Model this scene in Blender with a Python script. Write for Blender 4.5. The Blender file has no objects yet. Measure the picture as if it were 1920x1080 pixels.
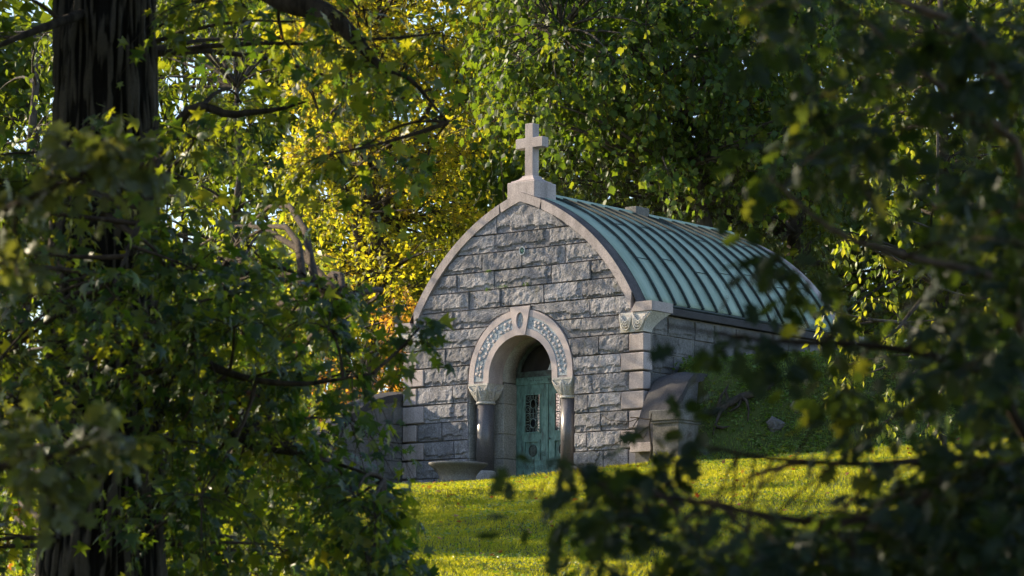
import bpy, bmesh, math, random
import numpy as np
from mathutils import Vector, Matrix, noise as mn

# ------------------------------------------------------------------ camera
SC = bpy.context.scene
COL = SC.collection
CAM = np.array([44.619, -55.17, -5.299])
YAW, PIT, ROLL, FPX = math.radians(39.117), math.radians(7.595), math.radians(0.401), 6000.0
FWH = np.array([-math.sin(YAW), math.cos(YAW), 0.0])          # horizontal forward
RTH = np.array([math.cos(YAW), math.sin(YAW), 0.0])           # horizontal right
cd = bpy.data.cameras.new('camera'); cam = bpy.data.objects.new('camera', cd); COL.objects.link(cam)
cam.matrix_world = (Matrix.Translation(Vector(CAM)) @ Matrix.Rotation(YAW, 4, 'Z')
                    @ Matrix.Rotation(math.pi / 2 + PIT, 4, 'X') @ Matrix.Rotation(ROLL, 4, 'Z'))
cd.sensor_width = 36.0; cd.lens = FPX / 1920 * 36.0
cd.clip_start = 0.5; cd.clip_end = 4000
cd.dof.use_dof = True; cd.dof.focus_distance = 70.0; cd.dof.aperture_fstop = 5.0
SC.camera = cam

# ------------------------------------------------------------------ sky, sun, exposure
SUN_EL, SUN_PHI = math.radians(25), math.radians(12)
SUN = Vector((-math.cos(SUN_EL) * math.cos(SUN_PHI), -math.cos(SUN_EL) * math.sin(SUN_PHI), math.sin(SUN_EL)))
W = bpy.data.worlds.new('World'); SC.world = W; W.use_nodes = True
wn = W.node_tree.nodes; bg = wn['Background']
sky = wn.new('ShaderNodeTexSky'); sky.sky_type = 'NISHITA'; sky.sun_disc = False; sky.dust_density = 1.0
sky.sun_elevation = SUN_EL; sky.sun_rotation = math.atan2(SUN.x, SUN.y)
W.node_tree.links.new(sky.outputs[0], bg.inputs[0]); bg.inputs[1].default_value = 0.14
sd = bpy.data.lights.new('sun', 'SUN'); sd.energy = 5.0; sd.angle = math.radians(0.5); sd.color = (1.0, 0.84, 0.58)
so = bpy.data.objects.new('sun', sd); COL.objects.link(so)
so.rotation_euler = SUN.to_track_quat('Z', 'Y').to_euler()
vs = SC.view_settings; vs.view_transform = 'Standard'; vs.look = 'None'; vs.gamma = 1.0; vs.use_curve_mapping = False
vs.exposure = 1.08
cy = SC.cycles
cy.max_bounces = 5; cy.diffuse_bounces = 4; cy.glossy_bounces = 2; cy.transmission_bounces = 4
cy.use_adaptive_sampling = True; cy.adaptive_threshold = 0.03; cy.transparent_max_bounces = 8
cy.use_denoising = True; cy.sample_clamp_indirect = 6.0
cy.caustics_reflective = False; cy.caustics_refractive = False

# ------------------------------------------------------------------ helpers
def ray(px, py):
    fw = np.array([-math.sin(YAW) * math.cos(PIT), math.cos(YAW) * math.cos(PIT), math.sin(PIT)])
    up = np.cross(RTH, fw)
    r2 = RTH * math.cos(ROLL) + up * math.sin(ROLL); u2 = up * math.cos(ROLL) - RTH * math.sin(ROLL)
    return fw + r2 * (px - 960) / FPX + u2 * (540 - py) / FPX
def AT(px, py, s):
    d = ray(px, py); return CAM + d * (s / (d @ FWH))
def LS(l, s, z):
    p = CAM + RTH * l + FWH * s; return np.array([p[0], p[1], z])
def to_px(P):
    v = np.asarray(P) - CAM
    fw = np.array([-math.sin(YAW) * math.cos(PIT), math.cos(YAW) * math.cos(PIT), math.sin(PIT)])
    up = np.cross(RTH, fw)
    r2 = RTH * math.cos(ROLL) + up * math.sin(ROLL); u2 = up * math.cos(ROLL) - RTH * math.sin(ROLL)
    z = v @ fw
    return 960 + FPX * (v @ r2) / z, 540 - FPX * (v @ u2) / z, z
def ss(t):
    t = np.clip(t, 0, 1); return t * t * (3 - 2 * t)

def empty(name, loc, label, cat, group=None):
    o = bpy.data.objects.new(name, None); COL.objects.link(o)
    o.location = Vector([float(a) for a in loc]); o.empty_display_size = 0.2
    o['label'] = label; o['category'] = cat
    if group: o['group'] = group
    return o
def root_loc(p):
    return p.location if (p.parent is None and p.type == 'EMPTY') else Vector((0, 0, 0))
def link(name, me, mat, parent=None, kind=None):
    o = bpy.data.objects.new(name, me); COL.objects.link(o)
    if mat is not None and len(me.materials) == 0: me.materials.append(mat)
    if parent is not None:
        o.parent = parent; o.location = -root_loc(parent)
    if kind: o['kind'] = kind
    return o
class MB:
    def __init__(s): s.v = []; s.f = []
    def add(s, vs, fs):
        b = len(s.v); s.v += [tuple(float(c) for c in q) for q in vs]; s.f += [tuple(i + b for i in f) for f in fs]; return s
    def box(s, x0, x1, y0, y1, z0, z1, bev=0.0):
        if bev <= 0:
            return s.add([(x0,y0,z0),(x1,y0,z0),(x1,y1,z0),(x0,y1,z0),(x0,y0,z1),(x1,y0,z1),(x1,y1,z1),(x0,y1,z1)],
                         [(0,3,2,1),(4,5,6,7),(0,1,5,4),(1,2,6,5),(2,3,7,6),(3,0,4,7)])
        bm = bmesh.new(); bmesh.ops.create_cube(bm, size=1)
        for v in bm.verts: v.co = Vector(((x0+x1)/2+v.co.x*(x1-x0), (y0+y1)/2+v.co.y*(y1-y0), (z0+z1)/2+v.co.z*(z1-z0)))
        bmesh.ops.bevel(bm, geom=bm.edges[:], offset=bev, segments=1, affect='EDGES')
        bm.verts.index_update()
        s.add([v.co for v in bm.verts], [[v.index for v in f.verts] for f in bm.faces]); bm.free(); return s
    def tube(s, pts, rad, n=6, cap=True):
        pts = [Vector(p) for p in pts]; rads = rad if hasattr(rad, '__len__') else [rad] * len(pts)
        vs = []; fs = []; ref = None
        for i, p in enumerate(pts):
            t = (pts[min(i+1, len(pts)-1)] - pts[max(i-1, 0)]).normalized()
            if ref is None or abs(ref.dot(t)) > .95: ref = Vector((0,0,1)) if abs(t.z) < .9 else Vector((1,0,0))
            a = (ref - t * ref.dot(t)).normalized(); b = t.cross(a); ref = a
            for k in range(n):
                w = 2*math.pi*k/n; vs.append(p + (a*math.cos(w) + b*math.sin(w))*rads[i])
        for i in range(len(pts)-1):
            for k in range(n):
                k2 = (k+1) % n; fs.append((i*n+k, i*n+k2, (i+1)*n+k2, (i+1)*n+k))
        if cap:
            fs.append(tuple(range(n-1, -1, -1))); fs.append(tuple((len(pts)-1)*n+k for k in range(n)))
        return s.add(vs, fs)
    def lathe(s, prof, cx, cy_, n=28):
        vs = []; fs = []
        for r, z in prof:
            for k in range(n):
                w = 2*math.pi*k/n; vs.append((cx+r*math.cos(w), cy_+r*math.sin(w), z))
        for i in range(len(prof)-1):
            for k in range(n):
                k2 = (k+1) % n; fs.append((i*n+k, i*n+k2, (i+1)*n+k2, (i+1)*n+k))
        fs.append(tuple(range(n-1, -1, -1))); fs.append(tuple((len(prof)-1)*n+k for k in range(n)))
        return s.add(vs, fs)
    def poly_y(s, poly, y0, y1):
        n = len(poly); vs = [(x, y0, z) for x, z in poly] + [(x, y1, z) for x, z in poly]
        fs = [tuple(range(n)), tuple(range(2*n-1, n-1, -1))] + [(i, i+n, (i+1) % n+n, (i+1) % n) for i in range(n)]
        return s.add(vs, fs)
    def mesh(s, name, smooth=False):
        me = bpy.data.meshes.new(name); me.from_pydata(s.v, [], s.f); me.validate(); me.update()
        bm = bmesh.new(); bm.from_mesh(me); bmesh.ops.recalc_face_normals(bm, faces=bm.faces); bm.to_mesh(me); bm.free()
        if smooth: me.polygons.foreach_set('use_smooth', [True]*len(me.polygons))
        return me
    def build(s, name, mat, parent=None, smooth=False, kind=None): return link(name, s.mesh(name, smooth), mat, parent, kind)

def np_mesh(name, verts, faces, attr=None, smooth=False):
    """verts (N,3), faces (M,k) constant k"""
    me = bpy.data.meshes.new(name); k = faces.shape[1]
    me.vertices.add(len(verts)); me.vertices.foreach_set('co', np.ascontiguousarray(verts, dtype=np.float32).ravel())
    me.loops.add(faces.size); me.loops.foreach_set('vertex_index', np.ascontiguousarray(faces, dtype=np.int32).ravel())
    me.polygons.add(len(faces)); me.polygons.foreach_set('loop_start', np.arange(0, faces.size, k, dtype=np.int32))
    me.update(calc_edges=True)
    if attr:
        for nm, val in attr.items():
            a = me.attributes.new(nm, 'FLOAT', 'POINT'); a.data.foreach_set('value', np.ascontiguousarray(val, dtype=np.float32))
    if smooth: me.polygons.foreach_set('use_smooth', np.ones(len(faces), dtype=bool))
    return me

# ------------------------------------------------------------------ material helpers
class NT:
    def __init__(s, name):
        s.m = bpy.data.materials.new(name); s.m.use_nodes = True; s.t = s.m.node_tree; s.n = s.t.nodes; s.b = s.n['Principled BSDF']; s.o = s.n['Material Output']
        s.tc = s.n.new('ShaderNodeTexCoord')
    def L(s, a, b): s.t.links.new(a, b)
    def noise(s, scale, detail=4, rough=.55, mapscale=None, vec=None, dist=0):
        v = vec or s.tc.outputs['Object']
        if mapscale:
            mp = s.n.new('ShaderNodeMapping'); mp.inputs['Scale'].default_value = mapscale; s.L(v, mp.inputs[0]); v = mp.outputs[0]
        t = s.n.new('ShaderNodeTexNoise'); t.inputs['Scale'].default_value = scale; t.inputs['Detail'].default_value = detail
        t.inputs['Roughness'].default_value = rough; t.inputs['Distortion'].default_value = dist; s.L(v, t.inputs['Vector']); return t.outputs['Fac']
    def voro(s, scale, mapscale=None):
        v = s.tc.outputs['Object']
        if mapscale:
            mp = s.n.new('ShaderNodeMapping'); mp.inputs['Scale'].default_value = mapscale; s.L(v, mp.inputs[0]); v = mp.outputs[0]
        t = s.n.new('ShaderNodeTexVoronoi'); t.inputs['Scale'].default_value = scale; s.L(v, t.inputs['Vector']); return t.outputs['Distance']
    def ramp(s, fac, stops):
        r = s.n.new('ShaderNodeValToRGB'); e = r.color_ramp.elements
        while len(e) < len(stops): e.new(0.5)
        for q, (p, c) in zip(e, stops):
            q.position = p; q.color = (c, c, c, 1) if not hasattr(c, '__len__') else (*c, 1)
        s.L(fac, r.inputs[0]); return r.outputs[0]
    def mix(s, fac, a, b, mode='MIX'):
        x = s.n.new('ShaderNodeMix'); x.data_type = 'RGBA'; x.blend_type = mode
        for v, i in ((fac, 0), (a, 6), (b, 7)):
            if hasattr(v, 'links') or hasattr(v, 'is_linked'): s.L(v, x.inputs[i])
            elif i == 0: x.inputs[0].default_value = v
            else: x.inputs[i].default_value = (*v, 1)
        return x.outputs[2]
    def math(s, op, a, b=None):
        x = s.n.new('ShaderNodeMath'); x.operation = op
        for i, v in enumerate((a, b)):
            if v is None: continue
            if hasattr(v, 'is_linked'): s.L(v, x.inputs[i])
            else: x.inputs[i].default_value = v
        return x.outputs[0]
    def bump(s, h, strength, dist=.02, prev=None):
        b = s.n.new('ShaderNodeBump'); b.inputs['Strength'].default_value = strength; b.inputs['Distance'].default_value = dist
        s.L(h, b.inputs['Height'])
        if prev is not None: s.L(prev, b.inputs['Normal'])
        return b.outputs[0]
    def rand(s):
        return s.n.new('ShaderNodeObjectInfo').outputs['Random']
    def fin(s, col, rough=.8, nrm=None, spec=.3, metal=0):
        if hasattr(col, 'is_linked'): s.L(col, s.b.inputs['Base Color'])
        else: s.b.inputs['Base Color'].default_value = (*col, 1)
        if hasattr(rough, 'is_linked'): s.L(rough, s.b.inputs['Roughness'])
        else: s.b.inputs['Roughness'].default_value = rough
        if nrm is not None: s.L(nrm, s.b.inputs['Normal'])
        s.b.inputs['Specular IOR Level'].default_value = spec; s.b.inputs['Metallic'].default_value = metal
        return s.m

def stone_mat(name, lo, hi, grain=30, grainamt=.35, bumpd=.012, moss=0.0, vary=.22, rough=.85, stain=.35, tool=False, spec=.25):
    n = NT(name)
    c = n.ramp(n.noise(2.2, 5, .6), [(.3, lo), (.7, hi)])
    g = n.noise(grain, 3, .7)
    c = n.mix(grainamt, c, n.ramp(g, [(.32, .05), (.5, .5), (.68, 1.0)]), 'OVERLAY')
    r = n.rand()
    c = n.mix(1.0, c, n.ramp(r, [(0, 1 - vary), (1, 1 + 0 * vary)]), 'MULTIPLY')
    st = n.ramp(n.noise(1.0, 5, .65, mapscale=(2.2, 2.2, .5)), [(.46, 0), (.7, 1)])
    c = n.mix(n.math('MULTIPLY', st, stain), c, (.045, .042, .042))
    if moss > 0:
        ms = n.ramp(n.noise(3.1, 6, .7), [(.56, 0), (.68, 1)])
        c = n.mix(n.math('MULTIPLY', ms, moss), c, (.095, .088, .04))
    b1 = n.bump(n.noise(38, 5, .7), .55, bumpd)
    if tool: b1 = n.bump(n.noise(30, 2, .5, mapscale=(1.6, 1.6, .06)), .35, .006, b1)
    return n.fin(c, rough, b1, spec)
M = {}
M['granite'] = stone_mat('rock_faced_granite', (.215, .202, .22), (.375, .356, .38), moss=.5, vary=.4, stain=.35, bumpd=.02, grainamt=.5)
M['granite_shaded'] = stone_mat('shaded_granite', (.12, .114, .114), (.21, .2, .2), moss=.6, vary=.3, bumpd=.02)  # granite darkened to put the side wall's shade into the colour
M['mortar'] = stone_mat('mortar_joint', (.13, .12, .115), (.24, .22, .2), vary=0, moss=.5)
M['pink'] = stone_mat('dressed_pink_granite', (.40, .335, .33), (.51, .425, .415), grain=45, grainamt=.3, bumpd=.005, vary=.22, stain=.42, tool=True, rough=.75)
M['arch_stone'] = stone_mat('smooth_pink_granite', (.45, .37, .365), (.56, .46, .45), grain=50, grainamt=.25, bumpd=.003, vary=.06, stain=.3, rough=.6)
M['band'] = stone_mat('blue_grey_band', (.30, .325, .36), (.42, .445, .485), grain=50, grainamt=.5, bumpd=.006, vary=.02, stain=.1)
M['rosette'] = stone_mat('pale_rosette', (.6, .5, .48), (.74, .64, .62), vary=.15, stain=.1, bumpd=.003)
M['carved'] = stone_mat('carved_limestone', (.47, .43, .39), (.62, .57, .53), vary=.05, stain=.2, bumpd=.004)
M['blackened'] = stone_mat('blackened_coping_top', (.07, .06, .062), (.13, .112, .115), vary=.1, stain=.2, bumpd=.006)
M['wing'] = stone_mat('weathered_coping', (.044, .04, .044), (.076, .07, .074), vary=.12, stain=.3, bumpd=.008, moss=.1)
M['pier'] = stone_mat('pier_stone', (.14, .128, .118), (.22, .2, .185), vary=.1, stain=.5, bumpd=.006, moss=.3)
M['jamb'] = stone_mat('dressed_jamb', (.3, .285, .26), (.4, .375, .35), vary=.12, stain=.3, bumpd=.004)
M['bowl'] = stone_mat('bowl_stone', (.17, .157, .145), (.26, .24, .225), vary=0, stain=.4, bumpd=.006, moss=.35)
M['boulder'] = stone_mat('boulder_stone', (.08, .075, .076), (.14, .13, .13), vary=.2, stain=.3, bumpd=.03, moss=.8)
n = NT('polished_shaft'); c = n.ramp(n.noise(60, 3, .7), [(.35, (.06, .055, .06)), (.6, (.15, .135, .14)), (.75, (.24, .21, .21))])
M['shaft'] = n.fin(c, .3, None, .5)
n = NT('verdigris_roof'); c = n.ramp(n.noise(1.1, 5, .6, mapscale=(1, 2.5, .5)), [(.3, (.27, .365, .29)), (.55, (.36, .455, .37)), (.75, (.44, .53, .44))])
c = n.mix(n.math('MULTIPLY', n.ramp(n.noise(6, 5, .7, mapscale=(.35, 6, .35)), [(.48, 0), (.72, 1)]), .5), c, (.15, .2, .17))
c = n.mix(n.math('MULTIPLY', n.ramp(n.noise(9, 5, .75, mapscale=(.3, 5, .3)), [(.55, 0), (.7, 1)]), .3), c, (.5, .58, .55))
c = n.mix(1.0, c, n.ramp(n.rand(), [(0, .82), (1, 1.0)]), 'MULTIPLY')
M['roof'] = n.fin(c, n.ramp(n.noise(4, 4), [(.3, .5), (.7, .7)]), n.bump(n.noise(3, 3), .15, .02), .45)
n = NT('dark_seam_copper'); c = n.ramp(n.noise(9, 4, .6), [(.35, (.016, .02, .019)), (.7, (.04, .058, .052))]); M['seam'] = n.fin(c, .5, None, .4)
n = NT('verdigris_door'); c = n.ramp(n.noise(5, 6, .7, mapscale=(2.5, 2.5, .7)), [(.3, (.055, .06, .055)), (.46, (.11, .2, .175)), (.62, (.18, .32, .28)), (.82, (.32, .45, .4))])
M['door'] = n.fin(c, .55, n.bump(n.noise(20, 4), .2, .006), .4)
n = NT('dark_bronze'); c = n.ramp(n.noise(12, 4), [(.35, (.03, .034, .032)), (.7, (.085, .12, .105))]); M['bronze'] = n.fin(c, .5, None, .4)
n = NT('clear_pane'); tb = n.n.new('ShaderNodeBsdfTransparent'); tb.inputs[0].default_value = (.8, .8, .8, 1); gb = n.n.new('ShaderNodeBsdfGlossy'); gb.inputs['Roughness'].default_value = .05
mx = n.n.new('ShaderNodeMixShader'); mx.inputs[0].default_value = .08; n.L(tb.outputs[0], mx.inputs[1]); n.L(gb.outputs[0], mx.inputs[2]); n.L(mx.outputs[0], n.o.inputs[0]); M['clear'] = n.m
n = NT('opal_glass'); tl = n.n.new('ShaderNodeBsdfTranslucent'); n.L(n.ramp(n.noise(3, 3), [(.35, (.42, .36, .40)), (.6, (.62, .58, .62))]), tl.inputs[0]); n.L(tl.outputs[0], n.o.inputs[0]); M['opal'] = n.m
n = NT('pale_bronze'); M['palebronze'] = n.fin(n.ramp(n.noise(12, 4), [(.35, (.1, .14, .125)), (.7, (.26, .33, .3))]), .5, None, .4)
n = NT('window_glass'); M['glass'] = n.fin((.012, .012, .013), .04, n.bump(n.noise(2.5, 2), .08, .02), .8)
n = NT('dark_interior'); M['dark'] = n.fin((.03, .028, .026), .9)
n = NT('soil'); c = n.ramp(n.noise(.8, 6, .65), [(.3, (.035, .045, .014)), (.5, (.06, .075, .02)), (.7, (.085, .075, .03))])
M['soil'] = n.fin(c, .95, n.bump(n.noise(9, 5), .6, .06), .1)

def bark_mat(name, plate, furrow, useattr=False, scale=9):
    n = NT(name)
    if useattr:
        a = n.n.new('ShaderNodeAttribute'); a.attribute_name = 'ridge'; f = a.outputs['Fac']
    else: f = n.noise(scale, 4, .6, mapscale=(1, 1, .18))
    c = n.ramp(f, [(.35, furrow), (.65, plate)])
    c = n.mix(.35, c, n.ramp(n.noise(30, 4, .7), [(.3, .25), (.7, .8)]), 'OVERLAY')
    return n.fin(c, .9, n.bump(n.noise(26, 4, .65, mapscale=(1, 1, .25)), .6, .02), .15)
M['bark'] = bark_mat('furrowed_bark', (.085, .07, .057), (.011, .009, .0075), True)
M['bark2'] = bark_mat('grey_bark', (.11, .092, .078), (.035, .029, .025))
M['bark_dark'] = bark_mat('dark_limb_bark', (.07, .056, .046), (.018, .014, .012), scale=14)
M['twig'] = bark_mat('dark_twig', (.075, .055, .042), (.03, .022, .018), scale=20)
M['lit_twig'] = bark_mat('sunlit_twig', (.2, .14, .11), (.09, .065, .05), scale=20)  # paler twig bark, sunlight put into the colour of some limbs

def leaf_mat(name, stops, tr_stops, tr=.4, rough=.42, spec=.5):
    n = NT(name)
    a = n.n.new('ShaderNodeAttribute'); a.attribute_name = 'rnd'
    oi = n.n.new('ShaderNodeAttribute'); oi.attribute_type = 'OBJECT'; oi.attribute_name = 'tone'
    f = n.math('MINIMUM', n.math('ADD', a.outputs['Fac'], oi.outputs['Fac']), .999)
    c = n.ramp(f, stops); c2 = n.ramp(f, tr_stops)
    n.fin(c, rough, None, spec)
    t = n.n.new('ShaderNodeBsdfTranslucent'); n.L(c2, t.inputs[0])
    mx = n.n.new('ShaderNodeMixShader'); mx.inputs[0].default_value = tr
    n.L(n.b.outputs[0], mx.inputs[1]); n.L(t.outputs[0], mx.inputs[2]); n.L(mx.outputs[0], n.o.inputs[0])
    return n.m
G = lambda *a: [(p, c) for p, c in a]
M['gum'] = leaf_mat('sweetgum_leaf', G((0, (.010, .03, .022)), (.5, (.016, .042, .027)), (.9, (.026, .058, .023)), (.992, (.033, .066, .02)), (1, (.16, .03, .012))),
                    G((0, (.08, .17, .012)), (.35, (.17, .27, .014)), (.65, (.42, .46, .014)), (.9, (.62, .58, .02)), (.993, (.62, .56, .02)), (1, (.4, .12, .02))), .45, .4, .4)
M['autumn'] = leaf_mat('autumn_leaf', G((0, (.07, .095, .03)), (.4, (.11, .12, .035)), (.75, (.15, .135, .035)), (.9, (.16, .09, .035)), (1, (.18, .15, .035))),
                       G((0, (.30, .36, .02)), (.4, (.52, .53, .02)), (.75, (.84, .7, .03)), (.9, (.7, .46, .03)), (1, (.88, .76, .04))), .54, .55, .2)
M['tulip'] = leaf_mat('tulip_leaf', G((0, (.02, .045, .013)), (.6, (.032, .066, .016)), (.96, (.055, .088, .02)), (1, (.17, .12, .02))),
                      G((0, (.13, .23, .012)), (.6, (.24, .34, .015)), (.9, (.44, .46, .02)), (1, (.58, .54, .02))), .4, .5, .28)
M['grey'] = leaf_mat('glaucous_leaf', G((0, (.045, .07, .038)), (.6, (.07, .10, .055)), (1, (.095, .13, .05))),
                     G((0, (.16, .24, .02)), (1, (.3, .36, .03))), .35, .38)
M['deep'] = leaf_mat('deep_green_leaf', G((0, (.025, .05, .014)), (.6, (.045, .08, .018)), (1, (.075, .105, .022))),
                     G((0, (.16, .24, .01)), (.6, (.26, .32, .012)), (1, (.5, .46, .02))), .45, .5, .3)
M['lime'] = leaf_mat('lime_leaf', G((0, (.08, .12, .02)), (.6, (.11, .15, .022)), (1, (.15, .16, .03))),
                     G((0, (.38, .46, .015)), (.6, (.52, .55, .02)), (1, (.62, .55, .03))), .5)
M['oak'] = leaf_mat('oak_leaf', G((0, (.011, .024, .021)), (.6, (.017, .034, .027)), (.97, (.028, .046, .022)), (1, (.09, .04, .02))),
                    G((0, (.06, .11, .012)), (.7, (.12, .18, .015)), (1, (.3, .3, .02))), .3, .5, .22)
M['oakpale'] = leaf_mat('pale_oak_leaf', G((0, (.07, .09, .06)), (.6, (.10, .12, .07)), (1, (.14, .14, .07))),
                        G((0, (.2, .26, .03)), (1, (.36, .36, .04))), .35)
M['orange'] = leaf_mat('orange_leaf', G((0, (.16, .10, .02)), (.5, (.2, .08, .02)), (1, (.22, .15, .03))),
                       G((0, (.7, .45, .02)), (.5, (.7, .28, .03)), (1, (.75, .6, .03))), .5)
M['grass'] = leaf_mat('lawn_grass', G((0, (.055, .095, .013)), (.6, (.095, .135, .018)), (1, (.15, .155, .032))),
                      G((0, (.35, .43, .012)), (.6, (.56, .54, .015)), (1, (.72, .6, .03))), .54, .5, .25)
M['weed'] = leaf_mat('mound_weeds', G((0, (.07, .13, .025)), (.6, (.11, .18, .035)), (.93, (.17, .19, .045)), (1, (.17, .09, .03))),
                     G((0, (.14, .27, .012)), (.6, (.24, .36, .015)), (1, (.4, .34, .02))), .4)
M['litter'] = leaf_mat('fallen_leaf_red', G((0, (.2, .05, .02)), (.5, (.18, .03, .02)), (1, (.2, .12, .03))), G((0, (.5, .1, .02)), (1, (.5, .3, .03))), .3)

# ------------------------------------------------------------------ ground
def ground_z(x, y):
    x = np.asarray(x, float); y = np.asarray(y, float)
    rx, ry = x - CAM[0], y - CAM[1]
    s = rx * FWH[0] + ry * FWH[1]; l = rx * RTH[0] + ry * RTH[1]
    z = np.interp(s, [-60, 0, 20, 42, 62, 64.5, 66.5, 69, 75, 78, 112, 3000], [-9.5, -6.95, -6.0, -3.6, -.92, -.66, -.46, -.34, -.28, -.1, 1.8, 1.8])
    lat = np.where(l < 0, .06 * np.maximum(l, -12), .092 * np.minimum(l, 14))
    w = ss((s - 34) / 26) * (1 - .3 * ss((s - 65.5) / 4))
    z = z + lat * w
    xm = 4.5 - 1.15 * ss((y - .55) / .4)
    right = 2.45 * ss((s - 66.6 - .12 * np.maximum(l - 6, 0)) / 3.1) * ss((x - xm) / .22) + .06 * np.maximum(s - 69.7, 0) * (x > xm) * (s < 90)
    left = 1.9 * ss((y + .3) / 2.6) * ss((-x - xm) / .22)
    back = 2.3 * ss((y - 8.25) / .4)
    z = z + np.maximum(np.maximum(right, left), back)
    und = .05 * np.sin(l * .9 + s * .37) + .04 * np.sin(l * .53 - s * .71 + 1.3) + .025 * np.sin(2.1 * l + 1.7 * s)
    return z + und * np.clip((70 - s) / 12, 0, 1) * (s > 5)
def ground_hit(px, py, s0=30, s1=90):
    d = ray(px, py); d = d / (d @ FWH)
    for s in np.arange(s0, s1, .05):
        p = CAM + d * s
        if ground_z(p[0], p[1]) >= p[2]: return p
    return CAM + d * s1
sl = np.unique(np.round(np.concatenate([np.array([-1500, -600, -200, -80, -40]), np.arange(-20, 40, 1.5), np.arange(40, 63, .5), np.arange(63, 82, .18), np.arange(82, 115, 1.5), np.array([120, 140, 180, 260, 400, 700, 1400, 2800])]), 3))
ll = np.unique(np.round(np.concatenate([np.array([-2500, -1000, -400, -150, -80, -50]), np.arange(-35, -10, 1.2), np.arange(-10, 14, .18), np.arange(14, 36, 1.2), np.array([50, 80, 150, 400, 1000, 2500])]), 3))
S_, L_ = np.meshgrid(sl, ll, indexing='ij')
gx = CAM[0] + RTH[0] * L_ + FWH[0] * S_; gy = CAM[1] + RTH[1] * L_ + FWH[1] * S_
gz = ground_z(gx, gy)
V = np.stack([gx, gy, gz], -1).reshape(-1, 3); a, b = S_.shape
I = np.arange(a * b).reshape(a, b)
F = np.stack([I[:-1, :-1], I[:-1, 1:], I[1:, 1:], I[1:, :-1]], -1).reshape(-1, 4)
g = link('ground', np_mesh('ground', V, F, smooth=True), M['soil']); g['kind'] = 'structure'

# ------------------------------------------------------------------ mausoleum
H = .42
CZ = {i: H * (14 - i) for i in range(3, 16)}; CZ[1] = 5.448; CZ[2] = 5.039
OC, ORAD, IRAD, OZ = -1.49, 5.302, 5.104, 1.24
def cin(v, r=IRAD):
    t = r * r - (v - OZ) ** 2
    return max(0.0, OC + math.sqrt(t)) if t > 0 else 0.0
AR, AI, AC = 1.484, .905, 2.2
KT, KB = 3.745, 3.10
def keyh(v): return .155 + (.29 - .155) * (v - KB) / (KT - KB)
def aout(v):
    if v <= AC: return AR + .02
    r = math.sqrt(max(0, AR * AR - (v - AC) ** 2)) + (.02 if v < AC + AR else 0)
    return max(r, keyh(v) + .012) if KB < v < KT + .01 else r
maus = empty('mausoleum', (0, 0, 0), 'grey granite mausoleum with rounded gable, stone cross and green copper barrel roof', 'mausoleum')

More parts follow.
